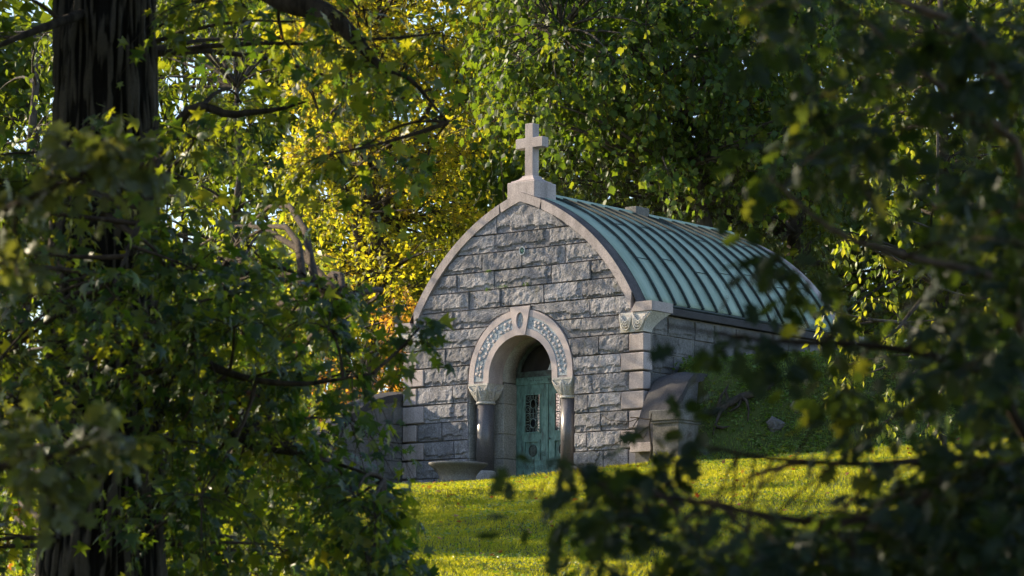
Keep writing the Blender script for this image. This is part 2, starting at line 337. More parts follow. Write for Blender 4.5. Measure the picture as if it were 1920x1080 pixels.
def rock_block(Lf, Rf, z0, z1, seed, name, mat, parent, yface=.05, yback=.16, amp=1.0, tf=None):
    rnd = random.Random(seed); g_ = .007
    zz0, zz1 = z0 + g_, z1 - g_
    wid = max(Rf(v) - Lf(v) for v in np.linspace(zz0, zz1, 5))
    if wid < .06: return None
    nx = max(5, min(48, int(wid / .03))); nz = max(5, int((zz1 - zz0) / .03))
    if zz1 - zz0 > .5: nz = 18
    ta, tb = rnd.uniform(-.03, .03), rnd.uniform(-.06, .04); o = Vector((seed * 7.13 % 97, seed * 3.7 % 53, seed * 1.9 % 31))
    has = rnd.random() < .85; lev = rnd.uniform(.10, .36); side = rnd.random() < .5; sideR = rnd.random() < .6; sl_ = rnd.uniform(.05, .17); deep = rnd.uniform(.034, .062)
    pit = False; pu, pv, pr_ = rnd.uniform(.3, .75), rnd.uniform(.35, .6), rnd.uniform(.06, .13)
    vm = (zz0 + zz1) / 2; ed = .011
    def grid(n, a_, b_):
        w_ = b_ - a_; e_ = min(ed, w_ * .1); return [a_] + list(np.linspace(a_ + e_, b_ - e_, n - 1)) + [b_]
    vs = []
    for j, v in enumerate(grid(nz, zz0, zz1)):
        a_, b_ = Lf(v) + g_, Rf(v) - g_
        if b_ < a_ + .006: a_ = b_ = (a_ + b_) / 2; b_ += .003; a_ -= .003
        for i, u in enumerate(grid(nx, a_, b_)):
            edge = i in (0, nx) or j in (0, nz)
            P = Vector((u, v, 0)) + o
            h = .05 + ta * (u - (a_ + b_) / 2) + tb * (v - vm)
            d4 = mn.voronoi(P * 4.5)[0]; h += .022 * (d4[1] - d4[0]) - .008
            h += .010 * mn.noise(P * 6) + .007 * mn.noise(P * 15) + .005 * mn.noise(P * 31)
            if has:
                vl = zz0 + (zz1 - zz0) * (lev + .17 * mn.noise(Vector((u * 2.6, 0, 0)) + o) + .09 * mn.noise(Vector((u * 9, 3, 0)) + o) + .05 * mn.noise(Vector((u * 23, 8, 0)) + o))
                h -= deep * float(ss((vl - v) / .012)) * (.75 + .5 * mn.noise(P * 9))
            if side:
                ue = ((b_ - u) if sideR else (u - a_)); wl = sl_ + .09 * mn.noise(Vector((v * 5, 7, 1)) + o) + .05 * mn.noise(Vector((v * 17, 5, 1)) + o)
                h -= .038 * float(ss((wl - ue) / .014))
            if pit:
                du, dv = (u - (a_ + (b_ - a_) * pu)), (v - (zz0 + (zz1 - zz0) * pv)) * 1.5
                h -= .04 * float(ss((pr_ * (1 + .6 * mn.noise(P * 7)) - math.hypot(du, dv)) / .015))
            h = max(.004, h) * amp
            vs.append((u, yface + .012 if edge else yface - h, v))
    fs = []; w = nx + 1
    for j in range(nz):
        for i in range(nx): fs.append((j*w+i, j*w+i+1, (j+1)*w+i+1, (j+1)*w+i))
    ring = [i for i in range(w)] + [j*w+nx for j in range(1, nz+1)] + [nz*w+i for i in range(nx-1, -1, -1)] + [j*w for j in range(nz-1, 0, -1)]
    base = len(vs); vs += [(vs[k][0], yback, vs[k][2]) for k in ring]; R = len(ring)
    for k in range(R): fs.append((ring[k], base+k, base+(k+1) % R, ring[(k+1) % R]))
    if tf: vs = [tf(*q) for q in vs]
    me = bpy.data.meshes.new(name); me.from_pydata(vs, [], fs)
    me.update()
    return link(name, me, mat, parent)

# facade core (mortar bed) with the arched opening left out
up_ = []
zz = np.linspace(2.06, 6.07, 26)
poly = [(-1.53, 2.06)] + [(-3.36, 2.06), (-3.36, 3.2)] + [(-(cin(z) + .05), z) for z in np.linspace(3.3, 6.06, 22)] + [(0, 6.16)]
poly += [(-x, z) for x, z in reversed(poly[:-1])]
arcp = [((AR + .03) * math.cos(t), AC + (AR + .03) * math.sin(t)) for t in np.linspace(0.0, math.pi, 26)]
poly += arcp
mb = MB(); mb.poly_y(poly, .085, .42)
mb.box(-3.36, -1.53, .085, .42, -.6, 2.062); mb.box(1.53, 3.36, .085, .42, -.6, 2.062)
facade = mb.build('front_wall', M['mortar'], maus)
NEG = lambda f: (lambda v: -f(v))
c_ = lambda k: (lambda v: k)
cL = lambda v: -(cin(v) + .035); cR = lambda v: cin(v) + .035
rows = {0: [[cL, -.70, cR]], 1: [[cL, -.70, .79, cR]], 2: [[cL, -1.13, .03, 1.23, cR]], 3: [[cL, -1.88, -.78, .86, 1.97, cR]],
        4: [[cL, -1.52, -.60, .67, 1.73, cR]], 5: [[cL, -1.89, NEG(aout)], [aout, 1.94, cR]], 6: [[-2.82, NEG(aout)], [aout, 2.79]],
        7: [[-3.04, -2.19, NEG(aout)], [aout, 2.21, 3.03]], 8: [[-2.82, NEG(aout)], [aout, 2.82]],
        9: [[-3.03, -1.97, -1.52], [1.52, 2.04, 3.02]], 10: [[-2.83, -1.91, -1.52], [1.52, 1.90, 2.82]], 11: [[-3.03, -2.27, -1.52], [1.52, 2.26, 3.02]],
        12: [[-2.83, -1.91, -1.52], [1.52, 1.89, 2.82]], 13: [[-3.03, -2.3, -1.52], [1.52, 2.31, 3.02]], 14: [[-3.4, -2.5, -1.52], [1.52, 2.5, 3.4]]}
sd_ = 11
for k, segs in rows.items():
    zt = 6.12 if k == 0 else CZ[k]; zb = CZ[k+1] if k < 14 else -.42
    for seg in segs:
        for q in range(len(seg) - 1):
            A_, B_ = seg[q], seg[q+1]
            rock_block(A_ if callable(A_) else c_(A_), B_ if callable(B_) else c_(B_), zb, zt, sd_, 'granite_block', M['granite'], facade)
            sd_ += 1
# quoins
for k in range(7, 15):
    zt, zb = CZ[k], (CZ[k+1] if k < 14 else -.42); lng = k % 2 == 0
    for sgn in (-1, 1):
        xi = 2.83 if lng else 3.045
        x0, x1 = sorted((sgn * xi, sgn * (3.445 + (.008 if lng else 0))))
        MB().box(x0, x1, -.006 - (.008 if lng else 0), .30 if lng else .26, zb + .022, zt - .022, .016).build('quoin', M['pink'], facade)
# corner corbels with scrolled carving
def u_scrolls(mb, surf, cx, hw, zb, zt, n=4, r=.011):
    r *= 1.45
    for k in range(n):
        f = 1 - k / n * .85; top = zt - (zt - zb) * .12 * k; bot = zb + (zt - zb) * (.05 + .16 * k)
        pts = []
        for t in np.linspace(-1, 1, 13):
            a_ = abs(t); pts.append(surf(cx + hw * f * math.sin(t * math.pi / 2) * (.78 + .22 * a_ ** 3), bot + (top - bot) * a_ ** 2.6))
        mb.tube(pts, r, 5)
    ring = [surf(cx + hw * .2 * math.cos(t), zb + (zt - zb) * .42 + hw * .24 * math.sin(t)) for t in np.linspace(0, 2 * math.pi, 9)]
    mb.tube(ring, r, 5)
for sgn in (-1, 1):
    z0, z1 = 2.955, 3.385
    mb = MB(); nv = 8; vs = []; fs = []
    def half(t): return 3.43 + .235 * t ** 1.6
    for j in range(nv + 1):
        t = j / nv; z = z0 + (z1 - z0) * t; xo = half(t); yf = -.005 - .02 * math.sin(t * math.pi); yb = .30 + .40 * t ** 1.6
        for x, y in ((2.81, yf), (3.1, yf - .012 * math.sin(t * math.pi)), (xo, yf), (xo, yb), (2.81, yb)): vs.append((sgn * x, y, z))
    for j in range(nv):
        for k in range(5): fs.append((j*5+k, j*5+(k+1) % 5, (j+1)*5+(k+1) % 5, (j+1)*5+k))
    fs += [tuple(range(5)), tuple(nv*5+k for k in range(5))]
    corb = MB().add(vs, fs).build('corbel', M['carved'], maus)
    def surf(x, z):
        t = max(0, min(1, (z - z0) / (z1 - z0))); return (sgn * x, -.033 - .024 * math.sin(t * math.pi), z)
    mb = MB(); u_scrolls(mb, surf, 2.985, .165, z0 + .03, z1 - .02, 4, .012)
    u_scrolls(mb, lambda x, z: surf(x + .15 * ((z - z0) / (z1 - z0)) ** 1.6 * max(0, (x - 3.1) / .3), z), 3.30, .15, z0 + .02, z1 - .02, 4, .012)
    mb.build('scroll_carving', M['carved'], corb, True)
# coping
def arc_pts(r, t0, t1, n): return [(OC + r * math.cos(t), OZ + r * math.sin(t)) for t in np.linspace(t0, t1, n)]
def ang(x, r): return math.acos((x - OC) / r)
def coping_piece(xa, xb, sgn, y0, y1, apex=False):
    """stone from |x|=xa (upper) to xb (lower)"""
    o = arc_pts(ORAD, ang(xa, ORAD), ang(xb + .03, ORAD), 20); i_ = arc_pts(IRAD, ang(xb, IRAD), ang(xa, IRAD), 20)
    return [(sgn * x, z) for x, z in o + i_]
cop = MB().box(-.2, .2, .05, .3, 5.9, 6.12).build('gable_coping', M['mortar'], maus)
for y0, y1, front in ((-.035, .36, True), (8.02, 8.36, False)):
    oR = arc_pts(ORAD, ang(.0, ORAD), ang(.60, ORAD), 6); iR = arc_pts(IRAD, ang(.55, IRAD), ang(0, IRAD), 6)
    pl = oR + iR; pl = pl[:-1] + [(0, iR[-1][1])] + [(-x, z) for x, z in reversed(oR + iR) if x > 1e-4 or False]
    pl = oR + iR[:-1] + [(0, iR[-1][1])] + [(-x, z) for x, z in reversed(iR[:-1])] + [(-x, z) for x, z in reversed(oR[1:])]
    MB().poly_y(pl, y0, y1).build('coping_stone', M['pink'], cop)
    for sgn in (-1, 1):
        MB().poly_y(coping_piece(.612, 2.3, sgn, y0, y1), y0, y1).build('coping_stone', M['pink'], cop)
        MB().poly_y(coping_piece(2.306, 3.10, sgn, y0, y1), y0 + .001, y1 - .001).build('coping_stone', M['pink'], cop)
        kb = MB(); x0, x1 = sorted((sgn * 3.105, sgn * 3.68))
        kb.poly_y([(sgn * q, z) for q, z in ((3.112, 3.395), (3.685, 3.395), (3.685, 3.605), (3.245, 3.605))], y0 - .004, y1 + (.38 if front else .02))
        kb.build('kneeler', M['pink'], cop)
for sgn in (-1, 1):
    vs = []; fs = []; nq = 26
    for tq in np.linspace(ang(.02, ORAD), ang(3.26, ORAD), nq):
        for rad, yq in ((ORAD + .001, -.024), (ORAD + .008, -.02), (ORAD + .008, .362), (ORAD - .06, .368)):
            vs.append((sgn * (OC + rad * math.cos(tq)), yq, OZ + rad * math.sin(tq)))
    for q in range(nq - 1):
        for j in range(3): fs.append((q*4+j, q*4+j+1, (q+1)*4+j+1, (q+1)*4+j))
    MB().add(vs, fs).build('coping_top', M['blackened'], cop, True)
# pedestal and cross
ped = MB().box(-.393, .393, -.012, .775, 6.05, 6.575, .012).build('cross_pedestal', M['pink'], maus)
mb = MB(); vs = []; fs = []; prof = [(.33, 6.575), (.33, 6.61), (.285, 6.625), (.215, 6.66), (.165, 6.71), (.15, 6.745)]
for r, z in prof: vs += [(-r, .382 - r, z), (r, .382 - r, z), (r, .382 + r, z), (-r, .382 + r, z)]
for j in range(len(prof)-1):
    for k in range(4): fs.append((j*4+k, j*4+(k+1) % 4, (j+1)*4+(k+1) % 4, (j+1)*4+k))
fs += [(3, 2, 1, 0), tuple(len(vs)-4+k for k in range(4))]
MB().add(vs, fs).build('base_moulding', M['pink'], ped)
cross = [(-.114, 6.74), (.114, 6.74), (.114, 7.385), (.386, 7.385), (.386, 7.615), (.114, 7.615), (.114, 7.945), (-.114, 7.945), (-.114, 7.615), (-.386, 7.615), (-.386, 7.385), (-.114, 7.385)]
o = MB().poly_y(cross, .268, .496).build('cross', M['pink'], maus)
bv = o.modifiers.new('bevel', 'BEVEL'); bv.width = .009; bv.segments = 1
# arch ring
def arch_path(r, t0, t1, n=22): return [(r * math.cos(t), AC + r * math.sin(t)) for t in np.linspace(t0, t1, n)]
arch = MB().box(-.10, .10, .2, .45, 3.2, 3.6).build('door_arch', M['arch_stone'], maus)
def ring_sector(sgn, prof, zlow=2.085):
    """sweep an (r,y) profile from the spring line up to the keystone"""
    vs = []; fs = []; tk = lambda r: math.acos(min(1, (keyh(AC + r * .985) + .004) / r))
    npf = len(prof); steps = 24
    for q in range(steps + 2):
        for r, y in prof:
            if q == 0: x, z = r, zlow
            else:
                t = tk(r) * (q - 1) / steps; x, z = r * math.cos(t), AC + r * math.sin(t)
            vs.append((sgn * x, y, z))
    for q in range(steps + 1):
        for k in range(npf):
            k2 = (k + 1) % npf; fs.append((q*npf+k, q*npf+k2, (q+1)*npf+k2, (q+1)*npf+k))
    fs += [tuple(range(npf)), tuple((steps+1)*npf+k for k in range(npf))]
    return MB().add(vs, fs)
rr = random.Random(5)
for sgn in (-1, 1):
    st = ring_sector(sgn, [(AI, .5), (AI, 0), (1.06, 0), (1.06, .03), (1.335, .03), (1.335, 0), (AR, 0), (AR, .5)]).build('arch_stone', M['arch_stone'], arch)
    ring_sector(sgn, [(1.062, .045), (1.062, .012), (1.333, .012), (1.333, .045)], 2.13).build('carved_band', M['band'], arch)
    for q in range(15):
        for rl, ph in ((1.135, 0), (1.26, .5)):
            if rr.random() < .15: continue
            t = .05 + (q + ph) * .094 + rr.uniform(-.015, .015)
            if t > 1.33: continue
            r = rl + rr.uniform(-.03, .03); cx, cz = sgn * r * math.cos(t), AC + r * math.sin(t)
            pr = rr.uniform(.034, .046); vs = [(cx, -.012, cz)]; a0 = rr.uniform(0, 1)
            for k in range(10):
                rad = pr * (1.15 if k % 2 == 0 else .62); w_ = a0 + k * math.pi / 5
                vs.append((cx + rad * math.cos(w_), -.004, cz + rad * math.sin(w_)))
            vs += [(x, .016, z) for x, y, z in vs[1:]]
            fs = [(0, 1 + k, 1 + (k + 1) % 10) for k in range(10)] + [(1 + k, 11 + k, 11 + (k + 1) % 10, 1 + (k + 1) % 10) for k in range(10)]
            MB().add(vs, fs).build('rosette', M['rosette'], arch)
    mb = MB()
    for q in range(2):
        pts = []
        for t in np.linspace(.04, 1.36, 60):
            r = 1.197 + .075 * math.sin(t * 26 + q * math.pi); pts.append((sgn * r * math.cos(t), .010, AC + r * math.sin(t)))
        mb.tube(pts, .0065, 4)
    mb.build('vine_carving', M['band'], arch)
key = MB()
kp = [(-keyh(KB), KB), (keyh(KB), KB), (keyh(KT), KT), (-keyh(KT), KT)]
ov = [(.105 * math.cos(t), 3.43 + .185 * math.sin(t)) for t in np.linspace(0, 2 * math.pi, 24, endpoint=False)]
# keystone front with an oval recess: bridge outline to oval
bm = bmesh.new()
outl = []
for q in range(4):
    (x0, z0), (x1, z1) = kp[q], kp[(q+1) % 4]
    for t in range(6): outl.append((x0 + (x1-x0)*t/6, z0 + (z1-z0)*t/6))
st0 = [math.atan2(z - 3.43, x) % (2*math.pi) for x, z in outl]
vs = [(x, -.022, z) for x, z in outl]; n_o = len(vs)
for a_ in st0: vs.append((.105 * math.cos(a_), -.022, 3.43 + .185 * math.sin(a_)))
for a_ in st0: vs.append((.10 * math.cos(a_), .028, 3.43 + .178 * math.sin(a_)))
vs += [(x, .5, z) for x, z in outl]
fs = []
for q in range(n_o):
    q2 = (q+1) % n_o
    fs += [(q, q2, n_o+q2, n_o+q), (n_o+q, n_o+q2, 2*n_o+q2, 2*n_o+q), (q2, q, 3*n_o+q, 3*n_o+q2)]
fs += [tuple(2*n_o+q for q in range(n_o)), tuple(3*n_o+q for q in range(n_o-1, -1, -1))]
keyo = MB().add(vs, fs).build('keystone', M['arch_stone'], arch)
med = MB()
med.poly_y([(.092 * math.cos(t), 3.43 + .168 * math.sin(t)) for t in np.linspace(0, 2*math.pi, 20, endpoint=False)], .018, .035)
for p_ in ([(-.07, 3.46), (-.02, 3.47), (.03, 3.46), (.075, 3.475)], [(.035, 3.575), (.03, 3.5), (.03, 3.44), (.05, 3.40), (.082, 3.43)], [(-.04, 3.385), (.0, 3.392), (.035, 3.39)], [(-.005, 3.39), (-.012, 3.34), (-.02, 3.29)]):
    med.tube([(x, .012, z) for x, z in p_], .011, 5)
for x in (-.05, -.02, .01, .055): med.tube([(x, .012, 3.435), (x, .012, 3.485)], .008, 4)
med.build('medallion', M['band'], arch)
# vault, jambs, columns
mb = MB(); vs = []; fs = []; N_ = 28
for y in (.5, 1.02):
    for rad in (AI, AI + .4):
        for t in np.linspace(-.06, math.pi + .06, N_): vs.append((rad * math.cos(t), y, AC + rad * math.sin(t)))
for q in range(N_ - 1):
    fs += [(q, q+1, 2*N_+q+1, 2*N_+q), (N_+q, N_+q+1, 3*N_+q+1, 3*N_+q), (q, N_+q, N_+q+1, q+1), (2*N_+q, 3*N_+q, 3*N_+q+1, 2*N_+q+1)]
MB().add(vs, fs).build('vault', M['jamb'], maus, True)
for sgn in (-1, 1):
    zj = [-.5, .42, .98, 1.66, 2.13]
    jb = MB().box(*sorted((sgn * .93, sgn * 1.7)), .58, 1.10, -.5, 2.12).build('jamb', M['mortar'], maus)
    for q in range(4):
        MB().box(*sorted((sgn * .905, sgn * 1.53)), .55, 1.04, zj[q] + .005, zj[q+1] - .005, .008).build('jamb_stone', M['jamb'], jb)
        MB().box(*sorted((sgn * 1.512, sgn * 1.60)), .075, .549, zj[q] + .004, zj[q+1] - .004, .006).build('jamb_stone', M['jamb'], jb)
    colm = MB().lathe([(.27, -.4), (.27, .02), (.245, .05), (.25, .10), (.215, .13)], sgn * 1.205, .27).build('column', M['jamb'], maus, True)
    MB().lathe([(.2, .12), (.2, 1.64)], sgn * 1.205, .27, 40).build('shaft', M['shaft'], colm, True)
    MB().lathe([(.205, 1.625), (.225, 1.635), (.23, 1.655), (.225, 1.675), (.205, 1.685)], sgn * 1.205, .27, 32).build('neck_ring', M['carved'], colm, True)
    vs = []; fs = []; nv, ns = 8, 32
    for j in range(nv + 1):
        t = j / nv; z = 1.68 + .355 * t; R_ = .2 + .075 * math.sin(t * math.pi / 2) ; k_ = t ** .7
        for q in range(ns):
            w_ = 2 * math.pi * q / ns; cx, sx = math.cos(w_), math.sin(w_); m_ = max(abs(cx), abs(sx))
            f_ = R_ * ((1 - k_) + k_ / m_); vs.append((sgn * 1.205 + f_ * cx, .27 + f_ * sx, z))
    for j in range(nv):
        for q in range(ns): fs.append((j*ns+q, j*ns+(q+1) % ns, (j+1)*ns+(q+1) % ns, (j+1)*ns+q))
    fs += [tuple(range(ns-1, -1, -1)), tuple(nv*ns+q for q in range(ns))]
    cap = MB().add(vs, fs).box(sgn*1.205-.283, sgn*1.205+.283, -.013, .553, 2.036, 2.084).build('capital', M['carved'], colm)
    mb = MB()
    for axis in (0, 1):
        def csurf(a_, z):
            t = max(0, min(1, (z - 1.68) / .355)); R_ = .2 + .075 * math.sin(t * math.pi / 2); k_ = t ** .7
            w_ = a_ * .785; m_ = math.cos(w_); f_ = R_ * ((1 - k_) + k_ / m_) + .016
            if axis == 0: return (sgn*1.205 + f_*math.sin(w_), .27 - f_*math.cos(w_), z)
            return (sgn*1.205 - sgn*f_*math.cos(w_), .27 - f_*math.sin(w_), z)
        for c0 in (-.5, .5): u_scrolls(mb, csurf, c0, .46, 1.70, 2.025, 4, .0095)
    mb.build('leaf_carving', M['carved'], colm, True)
# doors
YD = 1.0
for sgn in (-1, 1):
    x0, x1 = .004, .90
    X = lambda p, q: sorted((sgn * p, sgn * q))
    d = MB()
    d.box(*X(x0, .205), YD, YD+.05, .02, 2.10); d.box(*X(.655, x1), YD, YD+.05, .02, 2.10)
    d.box(*X(.205, .655), YD+.001, YD+.049, 1.885, 2.10); d.box(*X(.205, .655), YD+.001, YD+.049, .82, 1.01); d.box(*X(.205, .655), YD+.001, YD+.049, .02, .395)
    door = d.build('door', M['door'], maus)
    fr = MB()
    for (a0, a1, b0, b1) in ((.19, .67, .995, 1.9), (.19, .67, .38, .835)):
        fr.box(*X(a0, a0+.035), YD-.018, YD+.0, b0, b1); fr.box(*X(a1-.035, a1), YD-.018, YD+.0, b0, b1)
        fr.box(*X(a0+.035, a1-.035), YD-.017, YD+.0, b0, b0+.035); fr.box(*X(a0+.035, a1-.035), YD-.017, YD+.0, b1-.035, b1)
    fr.build('moulding', M['door'], door)
    MB().box(*X(.206, .654), YD+.02, YD+.04, .396, .819).build('panel', M['door'], door)
    MB().box(*X(.206, .654), YD+.034, YD+.044, 1.011, 1.884).build('pane', M['clear'], door)
    w = MB(); cxm = sgn * .43
    w.tube([(cxm + .105*math.cos(t), YD+.012, .607 + .125*math.sin(t)) for t in np.linspace(0, 2*math.pi, 15)], .018, 6)
    w.box(cxm-.012, cxm+.012, YD+.0, YD+.022, .50, .715); w.poly_y([(cxm + .08*math.cos(t), .607 + .1*math.sin(t)) for t in np.linspace(0, 2*math.pi, 14, endpoint=False)], YD+.008, YD+.022)
    w.build('wreath', M['bronze'], door)
    gr = MB(); yg = YD + .018
    def arcg(cx, cz, rx, rz, t0, t1, r=.0085): gr.tube([(cx + rx*math.cos(t), yg, cz + rz*math.sin(t)) for t in np.linspace(t0, t1, 13)], r, 4)
    for half_ in (0, 1):
        zc0 = 1.23 + half_ * .435
        arcg(cxm, zc0, .085, .105, 0, 2*math.pi, .011)
        for sx in (-1, 1):
            arcg(cxm + sx*.165, zc0 + .135, .105, .10, 0, 2*math.pi); arcg(cxm + sx*.165, zc0 - .12, .105, .095, 0, 2*math.pi)
            arcg(cxm + sx*.14, zc0 + .135, .045, .045, 0, 2*math.pi); arcg(cxm + sx*.14, zc0 - .12, .045, .045, 0, 2*math.pi)
            gr.tube([(cxm + sx*.215, yg, zc0 - .2), (cxm + sx*.215, yg, zc0 + .2)], .007, 4)
    gr.tube([(cxm, yg, 1.0), (cxm, yg, 1.12)], .009, 4); gr.tube([(cxm, yg, 1.34), (cxm, yg, 1.56)], .009, 4); gr.tube([(cxm, yg, 1.77), (cxm, yg, 1.89)], .009, 4)
    gr.tube([(cxm - .22, yg, 1.447), (cxm + .22, yg, 1.447)], .009, 4)
    gr.build('grille', M['palebronze'], door)
    if sgn == 1:
        MB().lathe([(.006, 0), (.016, .004), (.02, .016), (.012, .028)], 0, 0, 10)
        kn = MB(); kn.tube([(.075, YD, .86), (.075, YD-.03, .86), (.075, YD-.045, .86)], [.012, .022, .014], 10); kn.build('knob', M['bronze'], door)
    else:
        MB().box(-.028, .030, YD-.02, YD-.002, .02, 2.09).build('meeting_strip', M['door'], door)
MB().box(-.93, .93, YD-.03, YD+.08, -.4, .018).build('threshold', M['jamb'], maus)
tr = MB(); tr.box(-.904, .904, YD-.03, YD+.06, 2.104, 2.14); tr.box(-.904, .904, YD-.015, YD+.06, 2.142, 2.238); tr.box(-.904, .904, YD-.035, YD+.06, 2.24, 2.268)
tro = tr.build('door_lintel', M['door'], maus)
lt = MB(); rl = random.Random(3)
xq = .02
while xq < .84:      # small raised characters in a dark strip, too weathered to read
    hh = rl.uniform(.03, .042); lt.box(xq, xq+.012, YD-.024, YD-.0155, 2.19-hh, 2.19+hh)
    if rl.random() < .6: zq = 2.19 + rl.choice((-hh+.01, 0, hh-.01)); lt.box(xq+.0125, xq+.034, YD-.023, YD-.0155, zq-.007, zq+.007)
    xq += rl.uniform(.045, .062)
xq = -.5
while xq < -.1:
    lt.box(xq, xq+.025, YD-.021, YD-.0155, 2.178, 2.198); xq += rl.uniform(.035, .06)
lt.build('lintel_lettering', M['bronze'], tro)
tf_ = MB()
vs = []; fs = []; N_ = 24
for y in (YD-.03, YD+.05):
    for rad in (AI - .002, AI - .085):
        for t in np.linspace(.07, math.pi-.07, N_): vs.append((rad*math.cos(t), y, AC + rad*math.sin(t)))
for q in range(N_-1):
    fs += [(q, q+1, N_+q+1, N_+q), (2*N_+q, 2*N_+q+1, 3*N_+q+1, 3*N_+q), (N_+q, N_+q+1, 3*N_+q+1, 3*N_+q), (q, q+1, 2*N_+q+1, 2*N_+q)]
tf_.add(vs, fs); tf_.box(-.9, .9, YD-.025, YD+.05, 2.27, 2.40); tym = tf_.build('fanlight', M['bronze'], maus)
MB().poly_y([(.86*math.cos(t), AC + .86*math.sin(t)) for t in np.linspace(.2, math.pi-.2, 20)], YD+.02, YD+.03).build('pane', M['glass'], tym)
# gable vent
vt = MB(); vt.tube([(.055 + .075*math.cos(t), -.015, 5.0 + .088*math.sin(t)) for t in np.linspace(0, 2*math.pi, 17)], .018, 6); vto = vt.build('round_vent', M['band'], maus)
MB().poly_y([(.055 + .07*math.cos(t), 5.0 + .083*math.sin(t)) for t in np.linspace(0, 2*math.pi, 16, endpoint=False)], -.012, .05).build('vent_plate', M['dark'], vto)
vb = MB()
for t in np.linspace(0, math.pi, 4, endpoint=False): vb.tube([(.055 - .07*math.cos(t), -.02, 5.0 - .08*math.sin(t)), (.055 + .07*math.cos(t), -.02, 5.0 + .08*math.sin(t))], .008, 4)
vb.build('vent_bars', M['door'], vto)
# small moss tufts on the ledges of the gable
rq = random.Random(8)
for ux, uz, wd in ((-.92, 4.60, .07), (-.50, 4.22, .16), (.16, 4.22, .07), (-.95, 4.19, .05)):
    mb = MB()
    for _ in range(60):
        a_ = Vector((ux + rq.uniform(-wd, wd), rq.uniform(-.05, .03), uz + rq.uniform(-.02, .05))); d = Vector((rq.uniform(-1, 1), rq.uniform(-1, .3), rq.uniform(-.3, 1))).normalized() * .03; e = d.cross(Vector((rq.random(), rq.random(), rq.random()))).normalized() * .012
        mb.add([a_ - e, a_ + e, a_ + d], [(0, 1, 2)])
    mb.build('moss_tuft', M['weed'], maus)
# side and back walls
for sgn in (-1, 1):
    wb = MB()
    if sgn == 1: wb.box(3.05, 3.33, .425, 8.02, -.6, 3.39)
    else:
        wb.box(-3.33, -3.05, .425, 4.5, -.6, 3.39); wb.box(-3.33, -3.05, 6.1, 8.02, -.6, 3.39)
        wb.box(-3.329, -3.051, 4.5, 6.1, -.6, 1.5); wb.box(-3.329, -3.051, 4.5, 6.1, 3.1, 3.389)
    wl = wb.build('side_wall', M['mortar'], maus)
    if sgn == -1: MB().box(-3.2, -3.19, 4.499, 6.101, 1.499, 3.101).build('window_pane', M['opal'], wl)
    if sgn == 1:
        for k, (zb, zt) in enumerate(((1.68, 2.1), (2.1, 2.52), (2.52, 2.94), (2.94, 3.36))):
            y = .33; q = 0; rq = random.Random(40 + k)
            while y < 8.0:
                y2 = min(8.02, y + rq.uniform(.65, 1.15))
                rock_block(c_(y), c_(y2), zb, zt, 300 + k*31 + q, 'granite_block', M['granite_shaded'], wl, yface=-3.345, yback=-3.25, amp=.75, tf=lambda u, yy, v: (-yy, u, v))
                y = y2; q += 1
    MB().box(*sorted((sgn*3.06, sgn*3.46)), .80, 8.3, 3.40, 3.56, .012).build('eave_cornice', M['wing'], maus)
MB().box(-3.3, 3.3, 7.9, 8.2, -.6, 3.4).build('back_wall', M['granite_shaded'], maus)
bp_ = [(-(cin(z)), z) for z in np.linspace(3.4, 6.0, 14)]
MB().poly_y(bp_ + [(-x, z) for x, z in reversed(bp_)], 8.0, 8.1).build('back_gable', M['granite_shaded'], maus)
# roof: copper panels between standing seams
RR = 5.325
def rpt(r, t, y, sgn): return (sgn * (OC + r * math.cos(t)), y, OZ + r * math.sin(t))
T0, T1 = ang(.02, RR), ang(3.235, RR)
ys = [.36, .884] + [.884 + .5255 * k for k in range(1, 14)]; ys = [y for y in ys if y < 7.9] + [8.02]
rd = MB(); vs = []; fs = []
for sgn in (-1, 1):
    b0 = len(vs)
    for y in (.37, 8.01):
        for t in np.linspace(T0, T1, 24): vs.append(rpt(RR - .05, t, y, sgn))
    for q in range(23): fs.append((b0+q, b0+q+1, b0+24+q+1, b0+24+q))
roof = MB().add(vs, fs).build('roof', M['dark'], maus, True)
for sgn in (-1, 1):
    for k in range(len(ys) - 1):
        y0, y1 = ys[k] + .002, ys[k+1] - .002; vs = []; fs = []; nq = 24; wv = .006
        for q, t in enumerate(np.linspace(T0, T1, nq)):
            r = RR + .004 * math.sin(q * 1.1 + k * 2.1)
            vs += [rpt(r - .03, t, y0, sgn), rpt(r, t, y0, sgn), rpt(r - wv, t, (y0+y1)/2, sgn), rpt(r, t, y1, sgn), rpt(r - .03, t, y1, sgn)]
        for q in range(nq - 1):
            for j in range(4): fs.append((q*5+j, q*5+j+1, (q+1)*5+j+1, (q+1)*5+j))
        fs.append(tuple((nq-1)*5+j for j in range(5)))
        me = MB().add(vs, fs).build('roof_panel', M['roof'], roof, True)
        if sgn == 1 and k > 0:
            for j, base in enumerate((.34, .70)):
                if (k + j) % 2: continue
                t = T0 + (T1 - T0) * (base + .03 * ((k * 7) % 3 - 1))
                MB().tube([rpt(RR + .006, t, y0 + .06, sgn), rpt(RR + .006, t, y1 - .01, sgn)], .008, 4).build('lap_seam', M['seam'], roof)
        if k > 0:
            vs = []; fs = []; nq = 28; yc = ys[k]
            for t in np.linspace(T0, T1 - .004, nq):
                vs += [rpt(RR - .02, t, yc - .022, sgn), rpt(RR + .052, t, yc - .018, sgn), rpt(RR + .052, t, yc + .018, sgn), rpt(RR - .02, t, yc + .022, sgn)]
            for q in range(nq - 1):
                for j in range(4): fs.append((q*4+j, q*4+(j+1) % 4, (q+1)*4+(j+1) % 4, (q+1)*4+j))
            fs += [(0, 1, 2, 3), tuple((nq-1)*4+j for j in range(4))]
            MB().add(vs, fs).build('standing_seam', M['seam'], roof)
